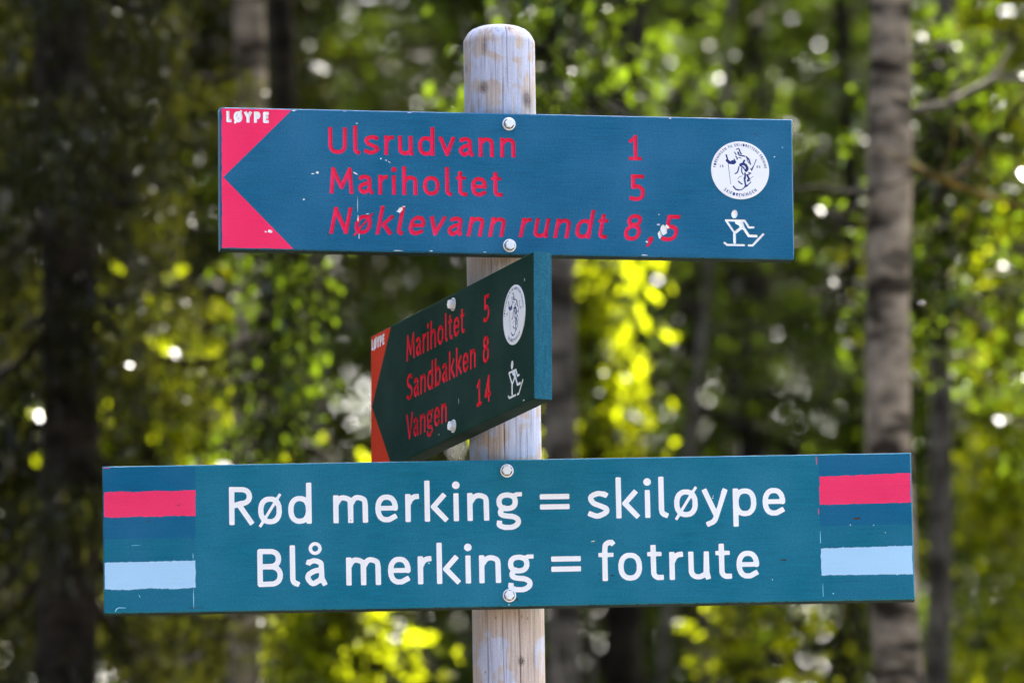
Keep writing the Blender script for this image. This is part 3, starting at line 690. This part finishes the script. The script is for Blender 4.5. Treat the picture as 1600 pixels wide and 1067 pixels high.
def build_post():
    rng = np.random.default_rng(3)
    top = 3.058
    zs = np.concatenate([np.linspace(-.35, 1.95, 40), np.arange(1.955, top - .028, .0026)])
    prof = [(top - .028, .0505), (top - .0235, .0502), (top - .0215, .0492), (top - .017, .0470), (top - .0115, .0435), (top - .0070, .0385), (top - .0040, .0320), (top - .0022, .022), (top - .0012, .011), (top - .001, .0015)]
    rows = [(z, .0503) for z in zs] + prof
    nth = 420
    th = np.linspace(-math.pi, math.pi, nth, endpoint=False)            # 0 faces the camera (-y)
    Z = np.array([r[0] for r in rows]); RR = np.array([r[1] for r in rows])
    zz, tt = np.meshgrid(Z, th, indexing='ij'); rad = np.repeat(RR[:, None], nth, 1)
    lumpy = 0
    for k in range(1, 7): lumpy = lumpy + rng.normal(0, 1) * .00035 / k ** .5 * np.cos(k * tt + rng.random() * 6 + zz * rng.normal(0, 2))
    rad = rad + lumpy
    wear = np.zeros(zz.shape + (2,))
    S2 = lambda s: math.asin(max(-1, min(1, s)))
    cracks = [(-.83, 2.86, 3.045, .0016, .010), (-.43, 2.98, 3.045, .0014, .010), (.22, 2.955, 3.06, .0022, .011), (.09, 2.80, 2.975, .0025, .011), (.85, 2.86, 3.045, .0018, .011), (-.12, 2.88, 3.03, .0006, .006), (.55, 2.87, 3.02, .0005, .006), (-.62, 2.88, 3.0, .0006, .006),
              (-.03, 2.42, 2.62, .0028, .011), (.3, 2.35, 2.58, .0013, .008), (-.5, 2.4, 2.6, .0008, .006), (.62, 2.38, 2.7, .0008, .007), (-.16, 2.05, 2.24, .0014, .008), (.33, 1.9, 2.25, .0032, .013), (-.6, 2.0, 2.24, .0007, .006), (.72, 1.9, 2.24, .0007, .006), (-.35, 2.6, 2.75, .0013, .008), (.1, 2.6, 2.75, .001, .007)]
    for i in range(150): cracks.append((math.sin(rng.uniform(-1.5, 1.5)), (a := rng.uniform(2.0, 3.0)), a + rng.uniform(.03, .12), rng.uniform(.0002, .0005), .0045))
    for s, z0, z1, dep, wd in cracks:
        t0 = S2(s); wob = np.zeros_like(Z)
        for k in (7, 19, 43): wob += rng.normal(0, .012) * np.sin(Z * k + rng.random() * 6) / (k / 7) ** .6
        env = np.clip((Z - z0) / .02, 0, 1) * np.clip((z1 - Z) / .02, 0, 1); env = env ** .5
        dt = (tt - (t0 + wob)[:, None])
        rad -= dep * env[:, None] * np.exp(-(dt / wd) ** 2)
        wear[..., 1] += np.clip(dep / .0011, 0, .85) * env[:, None] * np.exp(-(dt / (wd * .9)) ** 2)
    # knots: (sin angle, z, size in angle, size in z, strength)
    def knot(s, z, sa, sz, k):
        nonlocal rad
        t0 = S2(s); d2 = ((tt - t0) / sa) ** 2 + ((zz - z) / sz) ** 2
        ragged = .6 + .4 * np.sin(tt * 140 + z * 99) * np.sin(zz * 900)
        wear[..., 1] += 1.25 * k * np.exp(-d2 ** 1.5) * (.35 + .65 * ragged); wear[..., 0] += .18 * np.exp(-d2 / 6)
        rad -= .0006 * k * np.exp(-d2)
    pz = lambda y: 2.6 + (533.5 - y) / 1100 / math.cos(EL)
    knot(-.47, pz(145), .16, .009, .9); knot(.78, pz(162), .2, .012, 1.0); knot(-.42, pz(80), .11, .012, .55); knot(.36, pz(51), .05, .003, .8); knot(.36, pz(1036), .10, .006, 1.2); knot(-.95, pz(110), .1, .006, .5)
    for s, y in ((.38, 968), (.56, 970), (-.68, 1052), (-.35, 970)): knot(s, pz(y), .022, .0016, 1.2)
    # wood that the boards kept from weathering stayed tan
    for zc, hw in ((2.8131, .108), (2.3128, .112)):
        wear[..., 0] += .35 * np.exp(-np.maximum(np.abs(zz - zc + .012) - hw, 0) ** 2 / .014 ** 2)
    wear[..., 0] += .10 * np.exp(-((zz - 2.12) / .1) ** 2) * (tt > .25) + .06 * (zz < 2.68)
    x = rad * np.sin(tt); y = -rad * np.cos(tt); x = x - .0158 * (zz - 2.6)
    V = np.stack([x, y, zz], -1).reshape(-1, 3)
    i, j = np.meshgrid(np.arange(len(rows) - 1), np.arange(nth), indexing='ij'); jn = (j + 1) % nth
    F = np.stack([i * nth + j, i * nth + jn, (i + 1) * nth + jn, (i + 1) * nth + j], -1).reshape(-1, 4)
    me = mesh_np('post', V, F, M['wood'], True)
    ca = me.color_attributes.new('wear', 'FLOAT_COLOR', 'POINT')
    cdat = np.ones((len(V), 4), np.float32); cdat[:, 0] = np.clip(wear[..., 0].ravel(), 0, 2); cdat[:, 1] = np.clip(wear[..., 1].ravel(), 0, 1); cdat[:, 2] = 0
    ca.data.foreach_set('color', cdat.ravel())
    return me
post = link('wooden_post', build_post())
tag(post, 'round weathered pine post with domed top carrying the three boards', 'post')
#FOREST
# ------------------------------------------------------------------ ground
def gz(x, y):
    """terrain height: level at the post, falling towards the camera, gently rising into the wood"""
    s = np.clip((-y - 1.0) / 11.0, 0, 1.6); t = np.clip((y - 4) / 40, 0, 1)
    return -1.15 * s + .5 * t + .07 * np.sin(x * .9 + 1) * np.cos(y * .7) * np.clip(np.abs(x - .9) / 3, .1, 1)
def soil(name, c0, c1, c2, sc):
    m, n, l, b = newmat(name)
    tc = N(n, 'ShaderNodeTexCoord')
    a = N(n, 'ShaderNodeTexNoise'); a.inputs['Scale'].default_value = sc; a.inputs['Detail'].default_value = 8; l.new(tc.outputs['Object'], a.inputs['Vector'])
    r = ramp(n, [(.3, c0), (.5, c1), (.7, c2)]); l.new(a.outputs[0], r.inputs[0]); l.new(r.outputs[0], b.inputs['Base Color']); b.inputs['Roughness'].default_value = .95
    bp = N(n, 'ShaderNodeBump'); bp.inputs['Distance'].default_value = .03; l.new(a.outputs[0], bp.inputs['Height']); l.new(bp.outputs[0], b.inputs['Normal'])
    return m
M['soil'] = soil('forest_floor', (.022, .018, .010), (.035, .036, .014), (.055, .06, .02), 3.0)
M['gravel'] = soil('gravel', (.20, .17, .135), (.29, .25, .20), (.38, .33, .27), 25.0)
def grid_sheet(name, xs, ys, mat, dz=0.0, fx=None):
    gx, gy = np.meshgrid(xs, ys); 
    if fx is not None: gx = fx(gx, gy)
    V = np.stack([gx, gy, gz(gx, gy) + dz], -1).reshape(-1, 3); nx = len(xs)
    j, i = np.meshgrid(np.arange(len(ys) - 1), np.arange(nx - 1), indexing='ij'); q = j * nx + i
    F = np.stack([q, q + 1, q + nx + 1, q + nx], -1).reshape(-1, 4)
    return link(name, mesh_np(name, V, F, mat, True))
ax = np.concatenate([np.linspace(-90, -14, 20), np.linspace(-12, 12, 61), np.linspace(14, 90, 20)]); ay = np.concatenate([np.linspace(-70, -22, 14), np.linspace(-20, 30, 101), np.linspace(34, 120, 20)])
tag(grid_sheet('ground', ax, ay, M['soil'], -.03), kind='structure')
tag(grid_sheet('bounce_gravel', np.linspace(-2.9, 5.0, 30), np.linspace(-40, 2.4, 86), M['gravel'], .012, lambda x, y: x + .5 + .3 * np.sin(y * .25)), kind='structure')  # unseen pale gravel, spread wide to bounce sunlight onto the boards

# ------------------------------------------------------------------ forest materials
def leaf_mat(name, dark, light, trans, tmix, rough, spec):
    m, n, l, b = newmat(name)
    g = N(n, 'ShaderNodeNewGeometry'); r = ramp(n, [(0, dark), (.6, light), (1, tuple(min(1, c * 1.25) for c in light))]); l.new(g.outputs['Random Per Island'], r.inputs[0])
    l.new(r.outputs[0], b.inputs['Base Color']); b.inputs['Roughness'].default_value = rough
    w = N(n, 'ShaderNodeTexWhiteNoise', noise_dimensions='1D'); l.new(g.outputs['Random Per Island'], w.inputs['W'])
    sp = N(n, 'ShaderNodeMapRange'); sp.inputs[1].default_value = .64; sp.inputs[2].default_value = .65; sp.inputs[3].default_value = .04; sp.inputs[4].default_value = spec; l.new(w.outputs[0], sp.inputs[0]); l.new(sp.outputs[0], b.inputs['Specular IOR Level'])
    t = N(n, 'ShaderNodeBsdfTranslucent'); r2 = ramp(n, [(0, tuple(c * .6 for c in trans)), (.7, trans), (1, tuple(min(1, c * 1.2) for c in trans))]); l.new(g.outputs['Random Per Island'], r2.inputs[0]); l.new(r2.outputs[0], t.inputs[0])
    mx = N(n, 'ShaderNodeMixShader'); mx.inputs[0].default_value = tmix
    l.new(b.outputs[0], mx.inputs[1]); l.new(t.outputs[0], mx.inputs[2]); l.new(mx.outputs[0], n['Material Output'].inputs[0])
    return m
M['leaf'] = leaf_mat('green_leaf', (.008, .014, .002), (.026, .038, .004), (.105, .16, .005), .45, .35, .5)
M['young'] = leaf_mat('sunlit_yellow_leaf', (.025, .035, .004), (.05, .062, .005), (.37, .42, .005), .5, .35, .5)  # brighter, yellower leaf copy: sunlight on the clumps put into the colour
M['needle'] = leaf_mat('spruce_needle', (.007, .007, .0015), (.013, .014, .0025), (.06, .065, .004), .22, .33, .22)
def bark(name, base, dark, band, sc):
    m, n, l, b = newmat(name)
    tc = N(n, 'ShaderNodeTexCoord'); mp = N(n, 'ShaderNodeMapping'); mp.inputs['Scale'].default_value = (sc * .35, sc * .35, sc); l.new(tc.outputs['Object'], mp.inputs[0])
    a = N(n, 'ShaderNodeTexNoise'); a.inputs['Scale'].default_value = 4; a.inputs['Detail'].default_value = 5; l.new(mp.outputs[0], a.inputs['Vector'])
    r = ramp(n, [(band, dark), (band + .08, tuple((x + y) / 2 for x, y in zip(dark, base))), (band + .16, base), (.85, tuple(min(1, c * 1.15) for c in base))]); l.new(a.outputs[0], r.inputs[0])
    mo = N(n, 'ShaderNodeTexNoise'); mo.inputs['Scale'].default_value = 16; mo.inputs['Detail'].default_value = 6; mo.inputs['Roughness'].default_value = .7; l.new(tc.outputs['Object'], mo.inputs['Vector'])
    mr = N(n, 'ShaderNodeMapRange'); mr.inputs[1].default_value = .35; mr.inputs[2].default_value = .65; mr.inputs[3].default_value = .45; mr.inputs[4].default_value = 1.35; l.new(mo.outputs[0], mr.inputs[0])
    hv = N(n, 'ShaderNodeHueSaturation'); l.new(r.outputs[0], hv.inputs['Color']); l.new(mr.outputs[0], hv.inputs['Value']); l.new(hv.outputs[0], b.inputs['Base Color'])
    b.inputs['Roughness'].default_value = .9; b.inputs['Specular IOR Level'].default_value = .06
    bp = N(n, 'ShaderNodeBump'); bp.inputs['Distance'].default_value = .01; l.new(a.outputs[0], bp.inputs['Height']); l.new(bp.outputs[0], b.inputs['Normal'])
    return m
M['birch_bark'] = bark('birch_bark', (.27, .205, .150), (.03, .022, .015), .38, 5.0)
M['birch_grey'] = bark('grey_birch_bark', (.155, .13, .115), (.03, .024, .02), .40, 3.0)
M['grey_bark'] = bark('grey_bark', (.12, .10, .085), (.04, .032, .025), .36, 2.5)
M['dark_bark'] = bark('dark_bark', (.03, .022, .016), (.012, .009, .007), .38, 5.0)
M['yellow_bark'] = bark('yellow_bark', (.17, .105, .015), (.05, .03, .012), .38, 7.0)  # yellower bark tone, used on one branch
M['twig'] = bark('twig_bark', (.028, .021, .015), (.012, .009, .007), .38, 6.0)

# ------------------------------------------------------------------ trees
def tube(P, Rad, k=8):
    P = np.asarray(P, float); n = len(P); T = np.gradient(P, axis=0); T /= np.linalg.norm(T, axis=1)[:, None] + 1e-9
    ref = np.where(np.abs(T[:, 2:3]) > .9, np.array([[1., 0, 0]]), np.array([[0, 0, 1.]]))
    A = np.cross(T, ref); A /= np.linalg.norm(A, axis=1)[:, None] + 1e-9; B = np.cross(T, A)
    a = np.linspace(0, 2 * math.pi, k, endpoint=False)
    V = P[:, None] + np.asarray(Rad)[:, None, None] * (np.cos(a)[None, :, None] * A[:, None] + np.sin(a)[None, :, None] * B[:, None])
    i, j = np.meshgrid(np.arange(n - 1), np.arange(k), indexing='ij'); jn = (j + 1) % k
    F = np.stack([i * k + j, (i + 1) * k + j, (i + 1) * k + jn, i * k + jn], -1).reshape(-1, 4)
    return V.reshape(-1, 3), F
def leaves(Cn, L, W, rng, down=.5, flat=.6, fold=.18):
    """folded diamond leaves round the points Cn"""
    n = len(Cn); a = rng.normal(0, 1, (n, 3)); a[:, 2] = a[:, 2] * .8 - down; a /= np.linalg.norm(a, axis=1)[:, None]
    up = rng.normal(0, 1, (n, 3)); up[:, 2] += flat * 2
    s = np.cross(a, up); s /= np.linalg.norm(s, axis=1)[:, None] + 1e-9; nn = np.cross(s, a)
    sz = rng.uniform(.45, 1.45, n)[:, None]; l = L * sz / 2; w = W * sz / 2
    V = np.stack([Cn - a * l, Cn + s * w + nn * w * fold - a * l * .1, Cn + a * l - nn * l * .25, Cn - s * w + nn * w * fold - a * l * .1], 1).reshape(-1, 3)
    return V, np.arange(n * 4).reshape(-1, 4)
def broadleaf(seed, H, base, Rmax, nleaf, L=.034, W=.025, nl=46):
    """branches and leaves of a birch-like tree standing at the origin"""
    rng = np.random.default_rng(seed); br = []; pts = []; wts = []
    for i in range(nl):
        u = (i + rng.random()) / nl; z0 = base + (H - base) * u; ln = Rmax * (1.15 - u) ** .7 * rng.uniform(.5, 1.1)
        az = i * 2.4 + rng.normal(0, .4); d = np.array([math.cos(az), math.sin(az)]); t = np.linspace(0, 1, 7)
        rise = rng.uniform(.2, .7) * ln; P = np.stack([d[0] * ln * t, d[1] * ln * t, z0 + rise * t - .45 * ln * t ** 2.4], 1); P[1:, :] += rng.normal(0, .035 * ln, (6, 3))
        br.append(tube(P, .022 * (1 - u * .6) * (1 - .85 * t) * ln / 1.2 + .003, 5))
        for k in range(9):
            q = rng.uniform(.2, 1.0); p0 = P[int(q * 6)]; dv = rng.normal(0, 1, 3); dv[2] = dv[2] * .5 - .35; dv /= np.linalg.norm(dv); tl = rng.uniform(.18, .5) * min(1, Rmax / 1.2 + .1)
            Q = p0 + dv * np.linspace(0, tl, 4)[:, None]; Q[:, 2] -= .25 * tl * np.linspace(0, 1, 4) ** 2
            br.append(tube(Q, np.array([.005, .004, .003, .002]), 4)); pts.append(Q); wts.append(rng.gamma(1.2, 1.0) * tl)
    wts = np.array(wts); cnt = np.maximum(1, (wts / wts.sum() * nleaf)).astype(int); C = []
    for Q, c in zip(pts, cnt):
        i = rng.uniform(0, 2.999, c); f = i - i.astype(int); p = Q[i.astype(int)] * (1 - f)[:, None] + Q[i.astype(int) + 1] * f[:, None]
        C.append(p + rng.normal(0, .055, (c, 3)))
    return merge(br), leaves(np.concatenate(C), L, W, rng)
def conifer(seed, H, base, Rmax, nleaf):
    """drooping whorls of a spruce standing at the origin"""
    rng = np.random.default_rng(seed); br = []; C = []; D = []; z = base; segs = []
    while z < H - .3:
        u = (z - base) / (H - base); ln0 = Rmax * (1 - u) ** .8 + .15
        for k in range(rng.integers(5, 8)):
            az = rng.uniform(0, 6.28); ln = ln0 * rng.uniform(.6, 1.1); t = np.linspace(0, 1, 7); d = np.array([math.cos(az), math.sin(az), 0])
            P = d * (ln * t)[:, None]; P[:, 2] = z + rng.normal(0, .05) - .42 * ln * t + .28 * ln * t ** 2.5; br.append(tube(P, (.014 * (1 - .8 * t) + .002) * max(.4, ln), 5)); segs.append((P, ln, d))
        z += rng.uniform(.22, .38)
    tot = sum(s[1] for s in segs); V = []; 
    for P, ln, d in segs:
        c = max(8, int(nleaf * ln / tot)); q = rng.uniform(.12, 1, c) * 6 * .999; f = q - q.astype(int); p = P[q.astype(int)] * (1 - f)[:, None] + P[q.astype(int) + 1] * f[:, None]
        side = np.array([-d[1], d[0], 0]); wd = (.28 * ln * (1 - .75 * q / 6) + .05)
        o = rng.uniform(-1, 1, c) * wd; hang = np.abs(rng.normal(0, .10, c))
        p = p + side * o[:, None] + d * (np.abs(o) * .5)[:, None]; p[:, 2] -= hang + .12 * np.abs(o); C.append(p + rng.normal(0, .012, (c, 3)))
    return merge(br), leaves(np.concatenate(C), .062, .016, rng, .7, .3, .1)
def proto(kind, *a, leaf=None, **k):
    (bv, bf), (lv, lf) = (broadleaf if kind == 'b' else conifer)(*a, **k)
    return mesh_np('branches', bv, bf, M['twig'], True), mesh_np('crown', lv, lf, leaf or M['leaf' if kind == 'b' else 'needle'])
PB = [proto('b', 21, 11.5, 2.0, 1.9, 64000), proto('b', 22, 12.5, 2.3, 1.7, 60000), proto('b', 23, 10.0, 1.8, 2.1, 64000)]
PH = [proto('b', 31, 13.0, 7.4, 2.2, 34000, nl=34), proto('b', 32, 14.0, 8.2, 2.0, 34000, nl=34)]           # high crowns over bare stems
PD = proto('b', 33, 13.0, 6.6, 2.5, 72000, nl=48)  # dense wide crown, shaped to block sky light from the wood
PS = [proto('c', 41, 13.0, .9, 1.9, 76000), proto('c', 42, 12.0, 1.5, 1.7, 70000)]
PZ = [proto('b', 55, 3.95, 3.38, .25, 1500, leaf=M['young'], L=.042, W=.032, nl=22), proto('b', 56, 3.9, 3.4, .18, 450, leaf=M['young'], L=.042, W=.032, nl=16)]
PG = proto('b', 57, 3.95, 3.3, .30, 1500, nl=22, L=.029, W=.021)
PY = [proto('b', 51, 5.6, 2.6, .75, 9000, leaf=M['young'], L=.042, W=.032, nl=26), proto('b', 52, 6.4, 3.2, .65, 8000, leaf=M['young'], L=.040, W=.030, nl=24)]
def tree(name, label, x, y, H, r0, pr, barkm, cat='tree', group=None, rot=0, sc=1.0, lean=(0, 0), wob=.02, seed=0, zs=None):
    rng = np.random.default_rng(seed + 900); g = float(gz(np.float64(x), np.float64(y)))
    e = link(name, None); zl = 4.8; e.location = (x - lean[0] * zl, y - lean[1] * zl, g); tag(e, label, cat, group)
    t = np.linspace(0, 1, 44); z = -.25 + (H + .25) * t
    px = lean[0] * z + wob * np.sin(z * 1.1 + seed) + wob * .6 * np.sin(z * 2.7 + seed * 2) ; py = lean[1] * z + wob * np.cos(z * .9 + seed)
    rr = r0 * (1.08 - .95 * t) * (1 + .35 * np.exp(-np.maximum(z, 0) / .25)); rr = np.maximum(rr, .006) * (1 + rng.normal(0, .03, 44))
    V, F = tube(np.stack([px, py, z], 1), rr, 14); link('trunk', mesh_np('trunk', V, F, barkm, True), e)
    if pr:
        for nm, me in zip(('branches', 'crown'), pr):
            o = tag(link(nm, me, e), kind='stuff'); o.rotation_euler = (lean[1] * -1, lean[0], rot); o.scale = (sc, sc, zs or sc)
    return e
def limb(parent, P, r0, r1, mat, k=7, name='branch'):
    P = np.array(P, float); t = np.linspace(0, 1, len(P)); V, F = tube(P, r0 + (r1 - r0) * t, k)
    me = mesh_np(name, V, F, mat, True); o = link(name, me, parent); o.matrix_parent_inverse = Matrix.Translation(-Vector(parent.location)); return o

# stems that stand clear in the gaps between the boards
bA = tree('birch_tree', 'pale birch stem with dark bands rising behind the right ends of the boards', .818, 6.0, 13.0, .062, PH[0], M['birch_bark'], lean=(-.021, 0), rot=.4, seed=1)
def spray(parent, P, r0, mat, rng, n=6):
    P = np.array(P, float); limb(parent, P, r0, r0 * .35, mat)
    for k in range(n):
        i = rng.integers(1, len(P)); d = rng.normal(0, 1, 3) * np.array([1, .6, .8]); d /= np.linalg.norm(d); ln = rng.uniform(.08, .24)
        limb(parent, [P[i], P[i] + d * ln * .5 + rng.normal(0, .01, 3), P[i] + d * ln], r0 * .35, .0015, mat, 5, 'twig')
rs = np.random.default_rng(44)
spray(bA, [(.82, 6, 4.20), (.95, 6.1, 4.24), (1.06, 6.15, 4.31), (1.16, 6.2, 4.31), (1.3, 6.3, 4.26), (1.5, 6.4, 4.22)], .009, M['grey_bark'], rs)
spray(bA, [(.80, 5.98, 4.02), (.74, 5.9, 4.005), (.66, 5.8, 4.0), (.55, 5.75, 3.97)], .006, M['twig'], rs, 4)
spray(bA, [(.84, 6.0, 4.10), (.93, 5.95, 4.045), (1.02, 5.9, 4.00), (1.12, 5.85, 3.955), (1.25, 5.8, 3.90), (1.4, 5.75, 3.86)], .008, M['yellow_bark'], rs)
spray(bA, [(.95, 6.6, 4.12), (1.05, 6.5, 4.22), (1.15, 6.4, 4.32), (1.3, 6.3, 4.42), (1.5, 6.2, 4.5)], .009, M['twig'], rs)
tree('alder_tree', 'thin brown stem standing just behind the pale birch with bands', 1.134, 10.0, 12.0, .040, PH[1], M['grey_bark'], rot=1.0, seed=2, lean=(.014, 0))
tree('birch_tree', 'slim grey stem directly behind the post', .121, 9.0, 13.0, .050, PH[1], M['birch_grey'], rot=2.2, seed=3, lean=(-.004, 0))
tree('birch_tree', 'pale grey stem half hidden by leaves left of the post', -.632, 8.0, 13.5, .050, PH[0], M['birch_bark'], rot=3.0, seed=4, sc=.8)
tree('spruce_tree', 'thick dark spruce stem beside the left end of the lower board', -1.002, 7.0, 12.5, .085, PS[1], M['dark_bark'], seed=5, sc=.34, zs=.85, rot=2.0)
tree('pine_tree', 'dark brown stem to the right of the edge-on board', .380, 14.0, 15.0, .075, PH[0], M['dark_bark'], rot=4.0, seed=6, sc=.55, zs=1.15)
tree('rowan_tree', 'thin grey stem leaning among leaves between the two wide boards', .56, 12.0, 8.0, .024, None, M['grey_bark'], seed=7, lean=(.09, 0))
tree('pine_tree', 'dark stem deep in the wood below the right half of the upper board', .866, 18.0, 16.0, .085, PH[1], M['dark_bark'], rot=5.0, seed=8, sc=.85)
tree('spruce_tree', 'dark stem close to the left edge of the pale banded birch', 1.09, 15.0, 13.0, .04, PH[0], M['dark_bark'], rot=.9, seed=9, sc=.62)
tree('spruce_tree', 'narrow dark stem behind the left half of the upper board', -.62, 11.0, 13.5, .05, PH[1], M['dark_bark'], seed=10, sc=.6, zs=1.1, rot=1.1)
# leafy trees
LB = 'leafy young birch in the green thicket behind the signs'; GB = 'leafy birches in the thicket behind the signs'
for i, (x, y, v, s, ro) in enumerate([(2.25, 8.6, 0, .8, .3), (3.3, 11, 1, .95, 1.2), (2.05, 13.2, 2, .95, 2.0), (-.1, 19.5, 1, 1.1, 3.1), (-.75, 17, 0, 1.0, 4.0), (2.2, 16, 2, 1.1, 5.0), (3.4, 17.5, 0, 1.1, .7), (-2.1, 15, 1, 1.0, 1.7), (-1.2, 19, 2, 1.2, 2.9),
                                      (.7, 19.5, 0, 1.2, 3.6), (2.7, 21.5, 1, 1.2, 4.5), (-3.5, 18, 2, 1.2, 5.5), (-.3, 23.5, 1, 1.3, .1), (1.6, 24.5, 2, 1.4, 1.1), (4.0, 24, 0, 1.3, 2.4), (-2.4, 24, 0, 1.3, 3.3), (-4.4, 23, 1, 1.3, 4.2), (4.7, 14, 2, 1.1, 5.1), (5.8, 19, 1, 1.2, .5)]):
    tree('birch_tree', LB, x, y, (11.5, 12.5, 10.0)[v] * s, .06 * s, PB[v], M['birch_bark'] if i % 2 else M['grey_bark'], group=GB, rot=ro, sc=s, seed=20 + i)
LS = 'dense dark spruce in the wood behind the signs'; GS = 'dark spruces in the wood behind the signs'
for i, (x, y, v, s, ro) in enumerate([(-2.95, 8.6, 0, .9, .5), (-1.95, 13.6, 1, 1.1, 1.4), (-3.0, 11.8, 0, 1.0, 2.2), (-2.35, 16.4, 0, 1.15, 5.2), (-2.9, 17, 1, 1.2, 3.0), (.9, 22, 0, 1.2, 4.1), (5.2, 9.5, 1, .95, 5.0), (1.2, 28, 0, 1.3, .2), (-1.2, 28, 1, 1.4, 1.9), (3.4, 28, 1, 1.4, 2.8), (-3.8, 28, 0, 1.3, 3.7), (-1.4, 14.6, 1, 1.0, 2.6)]):
    tree('spruce_tree', LS, x, y, (13., 12.)[v] * s, .09 * s, PS[v], M['dark_bark'], group=GS, rot=ro, sc=s, seed=60 + i)
GY = 'sunlit saplings among the trees'
for i, (x, y, pr, h, s, ro, zs, lb) in enumerate([
        (-.98, 9.9, PZ[0], 4.6, 1.15, .5, 1.11, 'sapling with bright yellow-green leaves just above the left end of the lower board'),
        (-.86, 10.2, PZ[1], 4.7, 1.2, 1.4, 1.15, 'sapling with bright leaves beneath the arrow tip of the upper board'),
        (.118, 7.4, PG, 5.0, 1.0, 1.9, 1.27, 'green sapling whose leaves hide the slim stem right of the post top'),
        (-.53, 7.0, PG, 4.2, .62, 2.7, 1.05, 'green sapling in front of the pale stem left of the edge-on board'),
        (1.05, 8.2, PG, 4.9, 1.1, .9, 1.22, 'green sapling with leaves beside the top of the pale banded birch'),
        (.215, 10.2, PZ[0], 4.7, 1.0, 2.2, 1.18, 'sapling with bright leaves just right of the slim grey stem behind the post'),
        (1.62, 12.4, PY[0], 5.8, .9, 3.0, 1.0, 'leafy yellow-green sapling to the right of the pale banded birch'),
        (1.42, 11., PY[1], 6.4, 1.0, 1.0, 1.0, 'taller yellow-green sapling behind the thin brown stem'),
        (.62, 9.5, PZ[1], 4.0, 1.0, 4.1, .98, 'low sapling with pale leaves beneath the lower board'),
        (-.45, 8.8, PZ[0], 4.0, 1.0, 5.0, .95, 'low sapling with bright leaves under the left half of the lower board'),
        (.55, 12.5, PG, 5.6, 1.2, 2.0, 1.42, 'sapling with pale leaves above the upper board right of the post')]):
    tree('sapling', lb, x, y, h, .014, pr, M['grey_bark'], cat='sapling', group=GY, rot=ro, sc=s, seed=80 + i, zs=zs)
# tall crowns out of view, added to keep sky light off the wood
for i, (x, y, v) in enumerate([(-2.1, 3.6, 0), (-1.65, 5.0, 1), (3.35, 4.6, 0), (-3.2, 6.6, 1), (3.9, 6.6, 1), (2.6, 7.8, 0), (-1.9, 7.4, 1)]):
    tree('birch_tree', 'tall birch added out of view, its crown shading the edge of the wood', x, y, 13.0, .07, PD, M['birch_bark'], group='unseen birches added to shade the wood', rot=i * 1.9, sc=1.05, seed=160 + i)
# trees beside the clearing, left of the signs
for i, (x, y, v, s, ro) in enumerate([(-3.3, 2.5, 0, 1.0, .4), (-3.6, -.6, 1, 1.0, 1.6), (-3.7, -3.6, 0, 1.0, 2.6), (-4.2, -6.8, 1, 1.1, 3.6), (-5.2, .9, 1, 1.2, 4.6), (-5.6, -2.2, 0, 1.2, 5.6), (-3.2, 5.2, 1, .9, .9)]):
    tree('spruce_tree', 'tall spruce along the left edge of the clearing', x, y, (13., 12.)[v] * s, .1 * s, PS[v], M['dark_bark'], group='spruces along the left edge of the clearing', rot=ro, sc=s, seed=100 + i)
# trees across the path, behind the photographer
for i in range(15):
    v = i % 2; x = -9.5 + 1.45 * i + .4 * math.sin(i * 7); y = -17.2 - 2.6 * (i % 2) + .5 * math.cos(i * 5)
    tree('spruce_tree', 'tall spruce across the path facing the signs', x, y, (13., 12.)[v] * 1.25, .11, PS[v], M['dark_bark'], group='spruces across the path', rot=i * 1.3, sc=1.25, seed=120 + i)
for i, (x, y, v) in enumerate([(6.2, 4.5, 0), (6.6, .5, 1), (6.9, -3.5, 0), (7.0, -7.6, 1), (7.4, -12, 0)]):
    tree('birch_tree', 'leafy birch along the right edge of the clearing', x, y, (11.5, 12.5)[v] * 1.2, .08, PB[v], M['birch_bark'], group='birches along the right edge of the clearing', rot=i * 1.1, sc=1.2, seed=140 + i)
# far wood: one mass
def far_wood():
    rng = np.random.default_rng(77); n = 300000
    cx = rng.uniform(-16, 16, 420); cyy = rng.uniform(31, 50, 420); cz = rng.uniform(1, 22, 420); k = rng.integers(0, 420, n)
    C = np.stack([cx[k], cyy[k], cz[k]], 1) + rng.normal(0, 1, (n, 3)) * np.array([1.1, 1.1, .9])
    return mesh_np('far_wood', *leaves(C, .13, .08, rng), M['leaf'])
tag(link('far_wood', far_wood()), 'dim mass of distant trees closing off the background', 'wood', kind='stuff')
